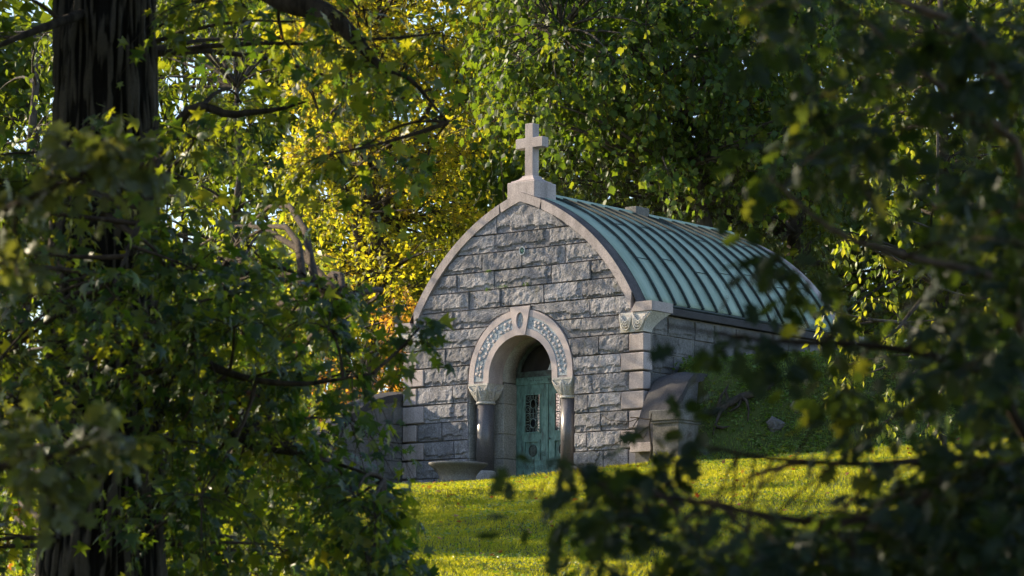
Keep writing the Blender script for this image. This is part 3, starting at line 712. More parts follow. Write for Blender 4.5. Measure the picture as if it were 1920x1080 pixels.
MB().poly_y([(-.11, 6.33), (-.1, 6.385), (0, 6.44), (.1, 6.385), (.11, 6.33), (0, 6.37)], .776, 8.18).build('ridge_cap', M['roof'], roof)
MB().box(-.17, .17, 4.08, 4.6, 6.32, 6.53, .01).build('ridge_vent', M['pier'], roof)
# eave gutter edge
for sgn in (-1, 1):
    MB().tube([(sgn*3.255, .75, 3.635), (sgn*3.255, 8.0, 3.635)], .035, 8).build('eave_roll', M['seam'], roof)

# ------------------------------------------------------------------ wing walls, pier, bowl
def wing(sgn, prof, inner, outer, label):
    """prof: (y, ztop) from the back to the low front end; inner/outer: |x| per profile point"""
    b = prof[-1]; w_ = empty('wing_wall', (sgn * 3.9, prof[0][0], 0), label, 'wall'); w_['kind'] = 'thing'
    th = .20; vs = []; fs = []; vw = []
    for (y, z), xi, xo in zip(prof, inner, outer):
        xm_ = (xi + xo) / 2
        vs += [(sgn*xi, y, z - .03), (sgn*xm_, y, z + .035), (sgn*xo, y, z - .03), (sgn*xo, y, z - th), (sgn*xi, y, z - th)]
        vw += [(sgn*(xi + .05), y + .05, z - th + .01), (sgn*(xo - .05), y + .05, z - th + .01), (sgn*(xo - .05), y + .05, -.6), (sgn*(xi + .05), y + .05, -.6)]
    n_ = len(prof)
    for q in range(n_ - 1):
        for j in range(5): fs.append((q*5+j, q*5+(j+1) % 5, (q+1)*5+(j+1) % 5, (q+1)*5+j))
    fs += [tuple(range(5)), tuple((n_-1)*5+j for j in range(5))]
    MB().add(vs, fs).build('wall_coping', M['wing'], w_)
    fs = []
    for q in range(n_ - 1):
        for j in range(4): fs.append((q*4+j, q*4+(j+1) % 4, (q+1)*4+(j+1) % 4, (q+1)*4+j))
    fs += [(0, 1, 2, 3), tuple((n_-1)*4+j for j in range(4))]
    MB().add(vw, fs).build('wall_body', M['granite_shaded'], w_)
    return w_
yy = np.array([1.1, .8, .5, .25, .0, -.2, -.36, -.48, -.56, -.60]); zz_ = np.array([2.08, 2.07, 2.02, 1.88, 1.60, 1.30, 1.0, .75, .58, .47])
wr = wing(1, list(zip(yy, zz_)), np.interp(yy, [-.6, .5, 1.1], [3.58, 3.50, 3.47]), np.interp(yy, [-.6, 0, .5, 1.1], [4.14, 4.5, 4.42, 4.42]),
     'dark curved wing wall sweeping down from the mausoleum to the square pier')
MB().box(3.585, 4.137, -.68, -.602, .265, .47, .012).build('coping_end_stone', M['pink'], wr)
yy = np.array([.9, .4, 0, -.5, -1.0, -1.5, -2.0, -2.5, -2.9]); zz_ = np.array([2.06, 2.05, 2.02, 1.93, 1.78, 1.55, 1.22, .8, .4])
wl_ = wing(-1, list(zip(yy, zz_)), np.full(len(yy), 3.47), np.full(len(yy), 4.2), 'dark coped wing wall left of the mausoleum, half hidden behind leaves')
for k in range(4):
    for q in range(3):
        zb = 0 + .42 * k; y0 = -2.2 + q * .8 + .3 * (k % 2); y1 = min(y0 + .8, .1)
        if np.interp(-y0, -yy, zz_) - .2 < zb + .42: continue
        rock_block(c_(y0), c_(y1), zb, zb + .42, 700 + k*7 + q, 'granite_block', M['granite_shaded'], wl_, yface=3.53, yback=3.62, amp=.7, tf=lambda u, yv, v: (-yv + .03, u, v))
pr = empty('square_pier', (4.72, -.58, 0), 'low square stone pier with flat cap in front of the right wing wall', 'pier')
MB().box(4.385, 5.06, -.94, -.22, -.6, .862, .012).build('shaft', M['pier'], pr)
MB().box(4.32, 5.125, -1.0, -.16, .866, 1.10, .018).build('cap', M['pier'], pr)
MB().box(4.35, 5.095, -.975, -.185, .815, .864, .01).build('cap_moulding', M['pier'], pr)
MB().box(4.34, 5.105, -.985, -.175, -.6, .10, .015).build('plinth', M['pier'], pr)
bw = empty('stone_bowl', (-.94, -1.0, -.3), 'wide shallow stone bowl planter on the lawn before the left column', 'planter')
MB().lathe([(.30, -.5), (.34, -.28), (.40, -.22), (.42, -.16), (.40, -.10), (.43, -.04), (.49, .04), (.58, .12), (.655, .168), (.668, .195), (.655, .215), (.60, .205), (.50, .12), (.30, .05), (.0001, .03)], -.94, -1.0, 40).build('bowl', M['bowl'], bw, True)
MB().box(-1.3, -.58, -1.36, -.64, -.6, -.27, .015).build('foot', M['bowl'], bw)

# ------------------------------------------------------------------ leaves and trees
def T_(outline, cup=.12):
    """fan leaf from base (0,0) along +y: verts (k,3), tris"""
    o = np.array(outline, float); c = o.mean(0); c[0] = 0
    z = -cup * (np.abs(o[:, 0]) ** 1.5 + .5 * np.maximum(o[:, 1] - .5, 0) ** 2)
    v = np.vstack([[c[0], c[1], .04], np.c_[o, z]]); k = len(o)
    f = np.array([(0, 1 + i, 1 + (i + 1) % k) for i in range(k)])
    return v, f
def star():
    out = [(0, 0)]
    angs = [-38, 14, 90 - 0, 166, 218]; angs = [-25, 28, 90, 152, 205]
    pts = []
    for q, a_ in enumerate(angs):
        r = (.5, .62, .70, .62, .5)[q]
        pts.append((r * math.cos(math.radians(a_)), .38 + r * math.sin(math.radians(a_))))
        if q < 4:
            m = math.radians((a_ + angs[q+1]) / 2); pts.append((.24 * math.cos(m), .38 + .24 * math.sin(m)))
    return T_([(0, .12)] + pts, .25)
LEAF = {'star': star(),
        'tulip': T_([(0, 0), (.28, .05), (.46, .30), (.34, .48), (.40, .86), (.12, .80), (-.12, .80), (-.40, .86), (-.34, .48), (-.46, .30), (-.28, .05)], .2),
        'oak': T_([(0, 0), (.10, .18), (.34, .22), (.16, .36), (.44, .52), (.2, .62), (.30, .84), (.06, .86), (0, 1.0), (-.06, .86), (-.30, .84), (-.2, .62), (-.44, .52), (-.16, .36), (-.34, .22), (-.10, .18)], .2),
        'ovate': T_([(0, 0), (.22, .22), (.26, .48), (.13, .78), (0, 1.05), (-.13, .78), (-.26, .48), (-.22, .22)], .3),
        'small': (np.array([(0, 0, 0), (.3, .45, -.06), (0, 1, -.08), (-.3, .45, -.06), (0, .45, .05)], float), np.array([(0, 1, 4), (1, 2, 4), (2, 3, 4), (3, 0, 4)]))}
def nrm(a_): return a_ / np.maximum(np.linalg.norm(a_, axis=-1, keepdims=True), 1e-9)
class Foliage:
    def __init__(s, seed): s.r = np.random.default_rng(seed); s.pos = []; s.tip = []; s.nor = []; s.size = []; s.tw = []; s.twr = []; s.cv = []
    def clump(s, c, rad, twigs, leaves, size, droop=.5, flat=.75, spread=1.0, tr=.006):
        r = s.r; c = np.asarray(c, float)
        d = nrm(r.normal(size=(twigs, 3)) * np.array([1, 1, flat]))
        st = c + d * (rad * r.uniform(0, .35, (twigs, 1)))
        ln = rad * r.uniform(.7, 1.25, (twigs, 1)) * spread
        k = 4; tt = np.linspace(0, 1, k)[None, :, None]
        pts = st[:, None] + d[:, None] * ln[:, None] * tt + np.array([0, 0, -1.0]) * (droop * ln[:, None]) * tt ** 2
        pts += r.normal(size=pts.shape) * rad * .03 * tt
        s.tw.append(np.concatenate([np.repeat(c[None, None], twigs, 0), pts], 1)); s.twr.append(np.full(twigs, tr))
        u = (np.arange(leaves)[None] + r.uniform(.1, .9, (twigs, leaves))) / leaves * .92 + .08
        x = u * (k - 1); i0 = np.clip(x.astype(int), 0, k - 2); fr = (x - i0)[..., None]
        ar = np.arange(twigs)[:, None]
        P = pts[ar, i0] * (1 - fr) + pts[ar, i0 + 1] * fr; D = nrm(pts[ar, i0 + 1] - pts[ar, i0])
        sd2 = nrm(np.cross(D, r.normal(size=D.shape)))
        tip = nrm(D * .5 + sd2 * .75 + np.array([0, 0, -1]) * droop * r.uniform(.4, 1.5, D.shape[:2] + (1,)))
        nn = r.normal(size=tip.shape) * .55 + np.array([0, 0, .7]) + nrm(P - c) * .5
        P = P + sd2 * size * .25 + r.normal(size=P.shape) * size * .2
        sz = size * r.uniform(.45, 1.15, P.shape[:2])
        s.cv.append(np.full(P.shape[0] * P.shape[1], r.uniform(0, 1)));
        s.pos.append(P.reshape(-1, 3)); s.tip.append(tip.reshape(-1, 3)); s.nor.append(nn.reshape(-1, 3)); s.size.append(sz.ravel())
    def frames(s):
        P = np.concatenate(s.pos); t = np.concatenate(s.tip); n_ = np.concatenate(s.nor); z = np.concatenate(s.size)
        n_ = nrm(n_ - t * (n_ * t).sum(-1, keepdims=True)); x = np.cross(t, n_)
        return P, np.stack([x, t, n_], -1), z          # columns
    def build(s, root, leaf, mat, twigmat, singles=0, name='crown', sides=3):
        P, R, z = s.frames(); tv, tf = LEAF[leaf]
        keep = np.ones(len(P), bool)
        if singles:
            px, py, dz = to_px(P); inf = (px > 5) & (px < 1915) & (py > 5) & (py < 1075)
            idx = np.where(inf)[0]; fac = np.abs((R[idx, :, 2] @ (-FWH)))
            sc_ = z[idx] / dz[idx] * (.4 + fac) / np.maximum(dz[idx] - dz[idx].min() + .6, .6) ** .5
            idx = idx[np.argsort(-sc_)[:singles]]; keep[idx] = False
            lm = np_mesh('leaf', tv * np.array([.95, 1, 1.3]), tf, {'rnd': np.full(len(tv), .02)}); lm.materials.append(mat)
            rl = np.array(root.location)
            for i in idx:
                o = bpy.data.objects.new('leaf', lm); COL.objects.link(o); o.parent = root; o['tone'] = float(s.r.uniform(0, .93))
                m4 = np.eye(4); m4[:3, :3] = R[i] * z[i]; m4[:3, 3] = P[i] - rl
                o.matrix_basis = Matrix(m4.tolist())
        P, R, z = P[keep], R[keep], z[keep]; n_ = len(P); k = len(tv)
        if n_:
            tw_ = tv[None] * np.stack([s.r.uniform(.72, 1.1, n_), np.ones(n_), s.r.uniform(-.5, 2.6, n_)], -1)[:, None]
            V = P[:, None] + np.einsum('nij,nkj->nki', R, tw_) * z[:, None, None]
            Fc = (tf[None] + (np.arange(n_) * k)[:, None, None]).reshape(-1, 3)
            cv = np.concatenate(s.cv)[keep]; rn = np.repeat(np.clip(.5 * cv + .5 * s.r.uniform(0, 1, n_) + s.r.normal(size=n_) * .05, 0, .999), k)
            link(name, np_mesh(name, V.reshape(-1, 3), Fc, {'rnd': rn}), mat, root, 'stuff')
        # twigs
        pa = np.concatenate(s.tw); rr_ = np.concatenate(s.twr); n_, kk = pa.shape[:2]
        t = np.gradient(pa, axis=1); t = nrm(t); ref = nrm(np.cross(t, np.array([.3, .5, .81]))); bi = np.cross(t, ref)
        tap = np.linspace(1, .3, kk)[None, :, None, None]
        an = np.arange(sides) / sides * 2 * np.pi
        V = pa[:, :, None] + (ref[:, :, None] * np.cos(an)[:, None] + bi[:, :, None] * np.sin(an)[:, None]) * rr_[:, None, None, None] * tap
        I = np.arange(n_ * kk * sides).reshape(n_, kk, sides); I2 = np.roll(I, -1, 2)
        Fq = np.stack([I[:, :-1], I2[:, :-1], I2[:, 1:], I[:, 1:]], -1).reshape(-1, 4)
        link('twigs', np_mesh('twigs', V.reshape(-1, 3), Fq), twigmat, root, 'stuff')
def bez(a_, b_, c_2, n=7):
    a_, b_, c_2 = map(np.asarray, (a_, b_, c_2)); return [(1-t)**2*a_ + 2*t*(1-t)*b_ + t*t*c_2 for t in np.linspace(0, 1, n)]
def smooth(pts, k=5):
    P = [np.asarray(p, float) for p in pts]; Q = [2*P[0]-P[1]] + P + [2*P[-1]-P[-2]]; out = []
    for i in range(1, len(Q) - 2):
        for t in np.linspace(0, 1, k, endpoint=False):
            a, b, c, d = Q[i-1:i+3]
            out.append(.5 * ((2*b) + (c-a)*t + (2*a-5*b+4*c-d)*t*t + (3*b-a-3*c+d)*t**3))
    return out + [P[-1]]
def limbs_to(root, nodes, centers, mat, r0, r1=.012, seed=0, name='branch', pick=1):
    """a branch from the best trunk node to every clump centre, all as one joined part; the big ones are separate"""
    rg = np.random.default_rng(seed); mb = MB(); nodes = np.array(nodes)
    for c in centers:
        d = np.linalg.norm(nodes - c, axis=1) + 1.2 * np.maximum(nodes[:, 2] - c[2] - .2, 0) * 0 + .8 * np.abs(nodes[:, 2] - (c[2] - .15 * np.linalg.norm(nodes[:, :2] - c[:2], axis=1)))
        a_ = nodes[np.argsort(d)[int(rg.integers(0, min(pick, len(nodes))))]]; L_ = np.linalg.norm(a_ - c)
        m = (a_ + c) / 2 + rg.normal(size=3) * L_ * .08 + np.array([0, 0, .10 * L_])
        p_ = bez(a_, m, c, 6)
        if name == 'offview_branches':      # branches to off-view clumps: lifted, else left out, to stay unseen
            seen = True
            for lift in (0, 2, 4, 7, 11):
                p_ = bez(a_, m + np.array([0, 0, lift]), c, 6); q_ = np.array(bez(a_, m + np.array([0, 0, lift]), c, 40)); qx, qy, qz = to_px(q_)
                seen = bool(np.any((qz > .3) & (qx > -60) & (qx < 1980) & (qy > -60) & (qy < 1140)))
                if not seen: break
            if seen: continue
        rs = np.linspace(min(r0, r1 + .012 * L_), r1, 6)
        mb.tube(p_, list(rs), 5, False)
    return mb.build(name, mat, root, True, 'stuff')
def trunk_path(base, top, lean=0, n=9, seed=0, wob=.15):
    rg = np.random.default_rng(seed); base, top = np.asarray(base, float), np.asarray(top, float)
    P = [base + (top - base) * t + np.r_[rg.normal(size=2) * wob * math.sin(t * math.pi), 0] for t in np.linspace(0, 1, n)]
    return P
def region(rg, n, x0, x1, y0, y1, s0, s1, ok=None):
    out = []
    while len(out) < n:
        x, y, s = rg.uniform(x0, x1), rg.uniform(y0, y1), rg.uniform(s0, s1)
        if ok is None or ok(x, y): out.append(AT(x, y, s))
    return out
def unseen(cl):
    out = []
    for c in cl:
        px, py, z = to_px(c[0]); m = c[3] * 2.1 * FPX / max(z, .1)
        if z < .5 or px < -m or px > 1920 + m or py < -m or py > 1080 + m: out.append(c)
    return out
def gbase(px, s):
    p = AT(px, 900, s); return np.array([p[0], p[1], float(ground_z(p[0], p[1]))])
def simple_tree(name, label, px, s, top_z, clumps, leaf, size, lmat, r0=.22, bark='bark2', twigs=9, leaves=9, rad=.8, droop=.4, flat=.7, seed=1, singles=0, fork=None, group=None, tr=.008):
    b0 = gbase(px, s); root = empty(name, b0, label, 'tree', group)
    top = b0.copy(); top[2] = top_z; rg = np.random.default_rng(seed)
    P = trunk_path(b0 - np.array([0, 0, .3]), top, n=10, seed=seed, wob=.3)
    mb = MB(); mb.tube(P, list(np.linspace(r0, r0 * .25, len(P))), 10); mb.build('trunk', M[bark], root, True)
    nodes = list(P[3:])
    for f in (fork or []):
        q = [np.asarray(t) for t in f]; rs = np.linspace(r0 * .6, r0 * .15, len(q)); MB().tube(q, list(rs), 8).build('limb', M[bark], root, True); nodes += q[1:]
    limbs_to(root, nodes, clumps, M[bark], r0 * .4, .012, seed)
    fo = Foliage(seed)
    for c in clumps: fo.clump(c, rad * rg.uniform(.75, 1.25), twigs, leaves, size, droop, flat, tr=tr)
    fo.build(root, leaf, lmat, M['twig'], singles)
    return root
exec_trees = True
# --- the big sweetgum at the left
rg = np.random.default_rng(21)
SG = 26.0
b0 = gbase(195, SG); gum = empty('sweetgum_tree', b0, 'large dark sweetgum with furrowed trunk and star leaves on the left side', 'tree')
nz, na = 210, 190; z_ = np.linspace(b0[2] - .4, 6.0, nz); aa = np.linspace(0, 2 * np.pi, na, endpoint=False)
Vt = []; Rd = []
ta_, tb_ = AT(192, 1060, SG), AT(197, 0, SG)
for z in z_:
    ax = ta_ + (tb_ - ta_) * ((z - ta_[2]) / (tb_[2] - ta_[2]))
    rad = .475 + .25 * math.exp(-(z - b0[2]) * 1.4) - .012 * (z - b0[2])
    for w_ in aa:
        wob = .22 * mn.noise(Vector((math.cos(w_) * 2, math.sin(w_) * 2, z * .55)))
        rid = mn.noise(Vector((math.cos(w_ + wob) * 11, math.sin(w_ + wob) * 11, z * 1.9 + 9))) + .5 * mn.noise(Vector((math.cos(w_) * 22, math.sin(w_) * 22, z * 3.0))) - 1.3 * max(0, mn.noise(Vector((math.cos(w_) * 7, math.sin(w_) * 7, z * 6.0))) - .18)
        rv = min(1, max(0, .5 + 1.1 * rid)); Rd.append(rv); r_ = rad * (1 + .05 * mn.noise(Vector((math.cos(w_), math.sin(w_), z * .8)))) + .05 * (rv - .5)
        Vt.append((ax[0] + r_ * math.cos(w_), ax[1] + r_ * math.sin(w_), z))
I = np.arange(nz * na).reshape(nz, na); I2 = np.roll(I, -1, 1)
Ft = np.stack([I[:-1], I2[:-1], I2[1:], I[1:]], -1).reshape(-1, 4)
link('trunk', np_mesh('trunk', np.array(Vt), Ft, {'ridge': np.array(Rd)}, True), M['bark'], gum)
tx = lambda z: ta_ + (tb_ - ta_) * ((z - ta_[2]) / (tb_[2] - ta_[2]))
big = [[tx(3.2), AT(380, -140, 25), AT(510, -12, 24.6), AT(600, 20, 24.4), AT(655, 62, 24.3), AT(715, 125, 24.3), AT(770, 150, 24.4), AT(840, 230, 24.5)],
       [tx(-2.2), AT(330, 235, 25.2), AT(440, 215, 25), AT(520, 205, 25), AT(575, 190, 25)],
       [tx(-3.0), AT(330, 480, 26.5), AT(420, 520, 26.6), AT(520, 500, 26.8), AT(640, 560, 27)],
       [tx(-2.0), AT(320, 640, 24.6), AT(430, 700, 24.2), AT(560, 720, 24), AT(700, 700, 23.9)],
       [tx(-3.4), AT(330, 760, 26), AT(460, 830, 26), AT(600, 860, 25.5), AT(720, 900, 25)],
       [tx(.5), AT(60, 60, 25), AT(-80, 120, 24.5)], [tx(-1), AT(300, 300, 24), AT(260, 420, 23.4), AT(220, 520, 23)]]
nodes = [tx(z) for z in np.linspace(-4, 4, 9)]
for q, pth in enumerate(big):
    pth = smooth(pth); rs = np.interp(np.linspace(0, 1, len(pth)), [0, .5, .7, 1], [.11, .085, .03, .01]) if q == 0 else np.linspace(.055, .008, len(pth))
    MB().tube(pth, list(rs), 8).build('limb', M['bark_dark'], gum, True)
    nodes += pth[3:]
xr = lambda y: np.interp(y, [250, 400, 500, 590, 650, 720, 800, 900, 980, 1100], [560, 540, 570, 690, 720, 640, 670, 715, 725, 700])
okd = lambda x, y: x < xr(y) and not (430 < x < 600 and y > 900)
cl = []
cl += [(c, 9, 8, .58) for c in region(rg, 26, -50, 400, 250, 780, 22.6, 24.8, lambda x, y: not (60 < x < 320 and (y > 640 or rg.random() < .6)))]
cl += [(c, 9, 9, .55) for c in region(rg, 34, 300, 780, 400, 1000, 23.6, 27.5, lambda x, y: okd(x, y) and (not 330 < x < 570 or rg.random() < .35))]
cl += [(c, 6, 7, .5) for c in region(rg, 13, 320, 700, -60, 330, 24, 28)]
cl += [(c, 7, 8, .55) for c in region(rg, 40, 300, 700, 330, 1080, 30.5, 36, lambda x, y: x < xr(y) - 50)]
cl += [(c, 8, 8, .55) for c in region(rg, 14, -110, 20, -40, 1100, 23, 27)]
cl += [(c, 8, 8, .5) for c in region(rg, 11, 410, 540, 830, 1110, 26, 30)]
cl += [(c, 8, 8, .5) for c in region(rg, 9, -80, 60, 820, 1110, 30, 36)]
cl += [(c, 9, 9, .42) for c in region(rg, 6, 660, 745, 830, 1050, 23.6, 25)]
cl += [(AT(770, 640, 24.2), 5, 6, .22), (AT(790, 610, 24.2), 4, 6, .2), (AT(690, 270, 24.5), 6, 7, .42), (AT(760, 120, 24.5), 5, 6, .38), (AT(800, 300, 24.6), 4, 6, .3), (AT(830, 60, 24.5), 4, 6, .35)]
hi = [(LS(rg.uniform(-5, 3.2), rg.uniform(15, 30), rg.uniform(2.8, 6.5)), 9, 9, .9) for _ in range(85)]
hi += [(LS(rg.uniform(-10.5, -6.4), rg.uniform(24, 30.5), rg.uniform(-5, 2.2)), 9, 9, .8) for _ in range(105)]  # unseen clumps left of the view, added to shade the front leaves
for _ in range(150):
    s_ = rg.uniform(11, 24); hi.append((LS(rg.uniform(-6, 5), s_, -5.3 + .229 * s_ + rg.uniform(1.2, 4.5)), 9, 9, 1.0))  # unseen canopy above the view, added to block skylight
hi = unseen(hi)
limbs_to(gum, [tx(z) for z in np.linspace(2.2, 6, 6)], [c[0] for c in hi], M['twig'], .06, .008, 4, 'offview_branches')
limbs_to(gum, nodes, [c[0] for c in cl], M['twig'], .04, .008, 3)
fo = Foliage(77)
for c, tw, lv, rd_ in cl + hi: fo.clump(c, rd_ * rg.uniform(.8, 1.2), tw + 2 if rd_ < .75 else tw, lv, .148 if rd_ < .75 else .24, .75, .8, tr=.006)
fo.build(gum, 'star', M['gum'], M['twig'], 300)
# --- yellow-brown tree behind the gable
rg = np.random.default_rng(5)
cl = [AT(rg.uniform(600, 940), rg.uniform(-90, 90), rg.uniform(88, 96)) for _ in range(40)] + region(rg, 235, 560, 950, -80, 640, 86, 94, lambda x, y: x < 950 - max(0, (y - 330)) * .55 and rg.random() < (.8 if (y < 70 and x > 680) else 1) and not (860 < x < 935 and 300 < y < 370))
simple_tree('autumn_tree', 'yellow and rust autumn tree with forked grey trunk behind the gable', 690, 90, 16.5, cl, 'small', .205, M['autumn'], .36, 'bark2', 12, 11, .85, .15, .4, 6,
            fork=[[AT(690, 560, 90), AT(668, 400, 89.6), AT(640, 345, 89.4), AT(610, 250, 89)], [AT(690, 520, 90), AT(730, 370, 90.4), AT(770, 270, 90.6), AT(830, 150, 91)], [AT(690, 380, 90), AT(700, 200, 90), AT(690, 60, 90)]], tr=.012)
# --- tulip tree above the roof
rg = np.random.default_rng(8)
cl = region(rg, 270, 890, 1560, -90, 330, 78, 88, lambda x, y: y < np.interp(x, [890, 950, 1010, 1100, 1250, 1560], [110, 215, 190, 260, 330, 330]))
cl += [AT(930, 225, 84), AT(965, 250, 84), AT(905, 150, 83), AT(925, 70, 83)]
simple_tree('tulip_tree', 'tall green broad-leaved tree with hanging branches above the copper roof', 1330, 84, 15, cl, 'tulip', .225, M['tulip'], .3, 'bark2', 9, 9, .95, .9, .8, 9, singles=300,
            fork=[[AT(1330, 150, 84), AT(1250, 130, 83), AT(1180, 90, 82), AT(1050, 60, 81)], [AT(1330, 300, 84), AT(1260, 250, 83), AT(1255, 330, 82.5)], [AT(1330, 60, 84), AT(1440, 20, 83), AT(1530, 60, 82)]], tr=.012)
# --- glaucous sweetgum behind the roof
rg = np.random.default_rng(12)
cl = region(rg, 150, 1010, 1580, 210, 560, 84, 93, lambda x, y: y > 230 + max(0, 1080 - x) * .4)
simple_tree('sweetgum_tree', 'grey-green sweetgum standing close behind the copper roof ridge', 1492, 88, 12, cl, 'star', .2, M['grey'], .4, 'bark2', 9, 9, .95, .8, .8, 13, singles=300, tr=.012)
# --- dark trees at right
rg = np.random.default_rng(14)
cl = region(rg, 26, 1760, 1990, -90, 90, 84, 94) + region(rg, 115, 1500, 2000, -80, 720, 84, 94)
simple_tree('dark_tree', 'dark green tree filling the right edge behind the blurred branches', 1770, 88, 15, cl, 'tulip', .27, M['deep'], .3, 'bark2', 9, 9, 1.1, .7, .8, 15, tr=.012)
# --- left background trees
rg = np.random.default_rng(16)
cl = region(rg, 34, -140, 200, -60, 780, 72, 79)
simple_tree('green_tree', 'yellow-green tree at the far left behind the dark trunk', 40, 76, 11, cl, 'ovate', .2, M['deep'], .25, 'bark2', 9, 9, 1.0, .5, .8, 17, tr=.012)
cl = region(rg, 90, 230, 600, -60, 800, 99, 108)
simple_tree('green_tree', 'green tree behind the sweetgum foliage, beside the yellow autumn tree', 430, 103, 15, cl, 'ovate', .32, M['deep'], .28, 'bark2', 9, 9, 1.0, .5, .8, 18, tr=.012)
cl = region(rg, 14, 590, 775, 570, 770, 77, 80)
simple_tree('autumn_shrub', 'small orange and yellow shrub behind the left wing wall', 690, 78.5, 4.5, cl, 'small', .15, M['orange'], .06, 'bark2', 10, 10, .6, .4, .8, 19, tr=.01)
# --- far belt
far = [(-60, 128, 'dense green tree far behind the left trunk'), (330, 134, 'dense green tree far behind the sweetgum leaves'), (740, 140, 'dense green tree far behind the autumn tree'),
       (1120, 130, 'dense green tree far behind the stone cross'), (1500, 132, 'dense green tree far behind the right end of the roof'), (1880, 128, 'dense green tree far behind the right edge')]
for q, (px, s, lb) in enumerate(far):
    rg = np.random.default_rng(60 + q)
    cl = region(rg, 80, px - 240, px + 240, -60, 860, s - 5, s + 5)
    simple_tree('forest_tree', lb, px, s, 16, cl, 'small', .8, M['deep'], .35, 'bark2', 10, 11, 2.2, .3, .7, 90 + q, group='trees far behind the mausoleum', tr=.02)
# --- lime sapling at right
rg = np.random.default_rng(31)
cl = [AT(x, y, s) for x, y, s in ((1560, 620, 58), (1545, 580, 57.6), (1600, 655, 58), (1590, 720, 58), (1640, 560, 58.5), (1570, 690, 57.5), (1660, 320, 58), (1700, 300, 58.4), (1630, 330, 57.8), (1655, 400, 58),
      (1600, 455, 58), (1585, 450, 57.7), (1640, 470, 58.2), (1670, 480, 58), (1610, 600, 58), (1650, 640, 58), (1680, 730, 58), (1660, 790, 57.8), (1640, 770, 58), (1700, 620, 59), (1730, 650, 59), (1760, 600, 59.4), (1780, 690, 59.4), (1720, 740, 59), (1820, 640, 60), (1850, 560, 60), (1800, 780, 59.6), (1740, 800, 59))]
simple_tree('lime_sapling', 'slender sapling with glowing yellow-green leaves right of the roof', 1765, 59, 5.6, cl, 'ovate', .17, M['lime'], .085, 'bark2', 4, 7, .42, 1.0, .7, 32, singles=300, tr=.006)

# --- corner undergrowth, widened to add a lit glow behind the sweetgum
rg = np.random.default_rng(35)
cl = region(rg, 62, -90, 510, 790, 1130, 40, 47)
simple_tree('leafy_shrub', 'lime leafy shrub behind the sweetgum trunk, widened to add a lit glow', 30, 43, -1.6, cl, 'ovate', .16, M['lime'], .05, 'bark2', 9, 9, .6, .6, .8, 36, tr=.006)
cl = region(rg, 46, 310, 590, 420, 800, 57, 62)  # invented tree, put in for a backlit glow between the sweetgum leaves
simple_tree('glow_tree', 'added lime-leaved tree giving a lit glow behind the sweetgum leaves', 450, 60, 3.2, cl, 'ovate', .2, M['lime'], .09, 'bark2', 8, 9, .65, .6, .8, 37, tr=.008)
# --- blurred oak in the right foreground
rg = np.random.default_rng(41)
b1 = LS(3.5, 10.6, 0); b1[2] = float(ground_z(b1[0], b1[1]))
oak = empty('oak_tree', b1, 'out-of-focus oak branches with dark leaves hanging across the right foreground', 'tree')
P = trunk_path(b1 - np.array([0, 0, .3]), b1 + np.array([0, 0, 8.0]), n=9, seed=4, wob=.08)
MB().tube(P, list(np.linspace(.2, .09, 9)), 12).build('trunk', M['bark2'], oak, True)
ob = [[P[5], AT(2050, 420, 10.4), AT(1900, 262, 10), AT(1800, 190, 9.8), AT(1700, 110, 9.6), AT(1600, 20, 9.5)],
      [P[4], AT(2060, 620, 10.2), AT(1860, 520, 10), AT(1700, 480, 9.8), AT(1560, 430, 9.6), AT(1440, 330, 9.5)],
      [P[3], AT(2060, 840, 10.4), AT(1850, 700, 10.2), AT(1650, 650, 10), AT(1450, 640, 9.8), AT(1250, 610, 9.7)],
      [P[2], AT(2060, 1080, 10.4), AT(1800, 960, 10), AT(1550, 980, 9.8), AT(1300, 940, 9.6), AT(1080, 900, 9.5)],
      [P[3], AT(2050, 900, 11), AT(1820, 860, 10.8), AT(1640, 870, 10.5), AT(1450, 860, 10.3), AT(1290, 830, 10.2)],
      [P[6], AT(2050, 100, 10.6), AT(1800, 40, 10.4), AT(1560, -30, 10), AT(1400, 20, 9.8)]]
nodes = list(P[2:8])
for q, pth in enumerate(ob):
    pth = smooth(pth); MB().tube(pth, list(np.linspace(.024, .004, len(pth))), 8).build('limb', M['lit_twig'] if q in (0, 1, 5) else M['twig'], oak, True); nodes += pth[3:]
yt = lambda x: np.interp(x, [980, 1100, 1250, 1400, 1500, 1650, 1750, 1950], [930, 950, 930, 975, 1010, 960, 900, 760])
cl = [(c, 5, 7, .17) for c in region(rg, 84, 1240, 1990, 850, 1150, 9, 12, lambda x, y: y > yt(x))]
cl += [(c, 3, 5, .13) for c in region(rg, 12, 1000, 1260, 890, 1060, 9.2, 10.2)]
cl += [(c, 5, 7, .18) for c in region(rg, 36, 1780, 2000, 330, 900, 9, 12.5)]
cl += [(c, 5, 7, .18) for c in region(rg, 27, 1430, 2000, -80, 360, 9, 12.5, lambda x, y: y < np.interp(x, [1400, 1550, 1700, 2000], [220, 330, 360, 400]))]
cl += [(c, 3, 5, .13) for c in region(rg, 6, 1260, 1600, 590, 670, 9.4, 10.2)]
cl += [(c, 3, 5, .13) for c in region(rg, 3, 1430, 1600, 450, 560, 9.3, 10.2)]
cl += [(c, 4, 6, .15) for c in region(rg, 7, 1640, 1790, 480, 860, 9.5, 11)]
cl += [(c, 3, 5, .10) for c in region(rg, 4, 1480, 1620, 720, 830, 9.8, 10.6)]
cl += [(AT(1290, 815, 10), 3, 5, .09), (AT(1250, 860, 10), 3, 5, .09), (AT(1000, 880, 9.6), 2, 4, .09), (AT(1060, 870, 9.6), 3, 4, .09)]
hi = [(LS(rg.uniform(-1.2, 7), rg.uniform(-6, 15), rg.uniform(-1.7, 3)), 8, 8, 1.0) for _ in range(95)]  # unseen clumps over and behind the camera, added to darken the foreground
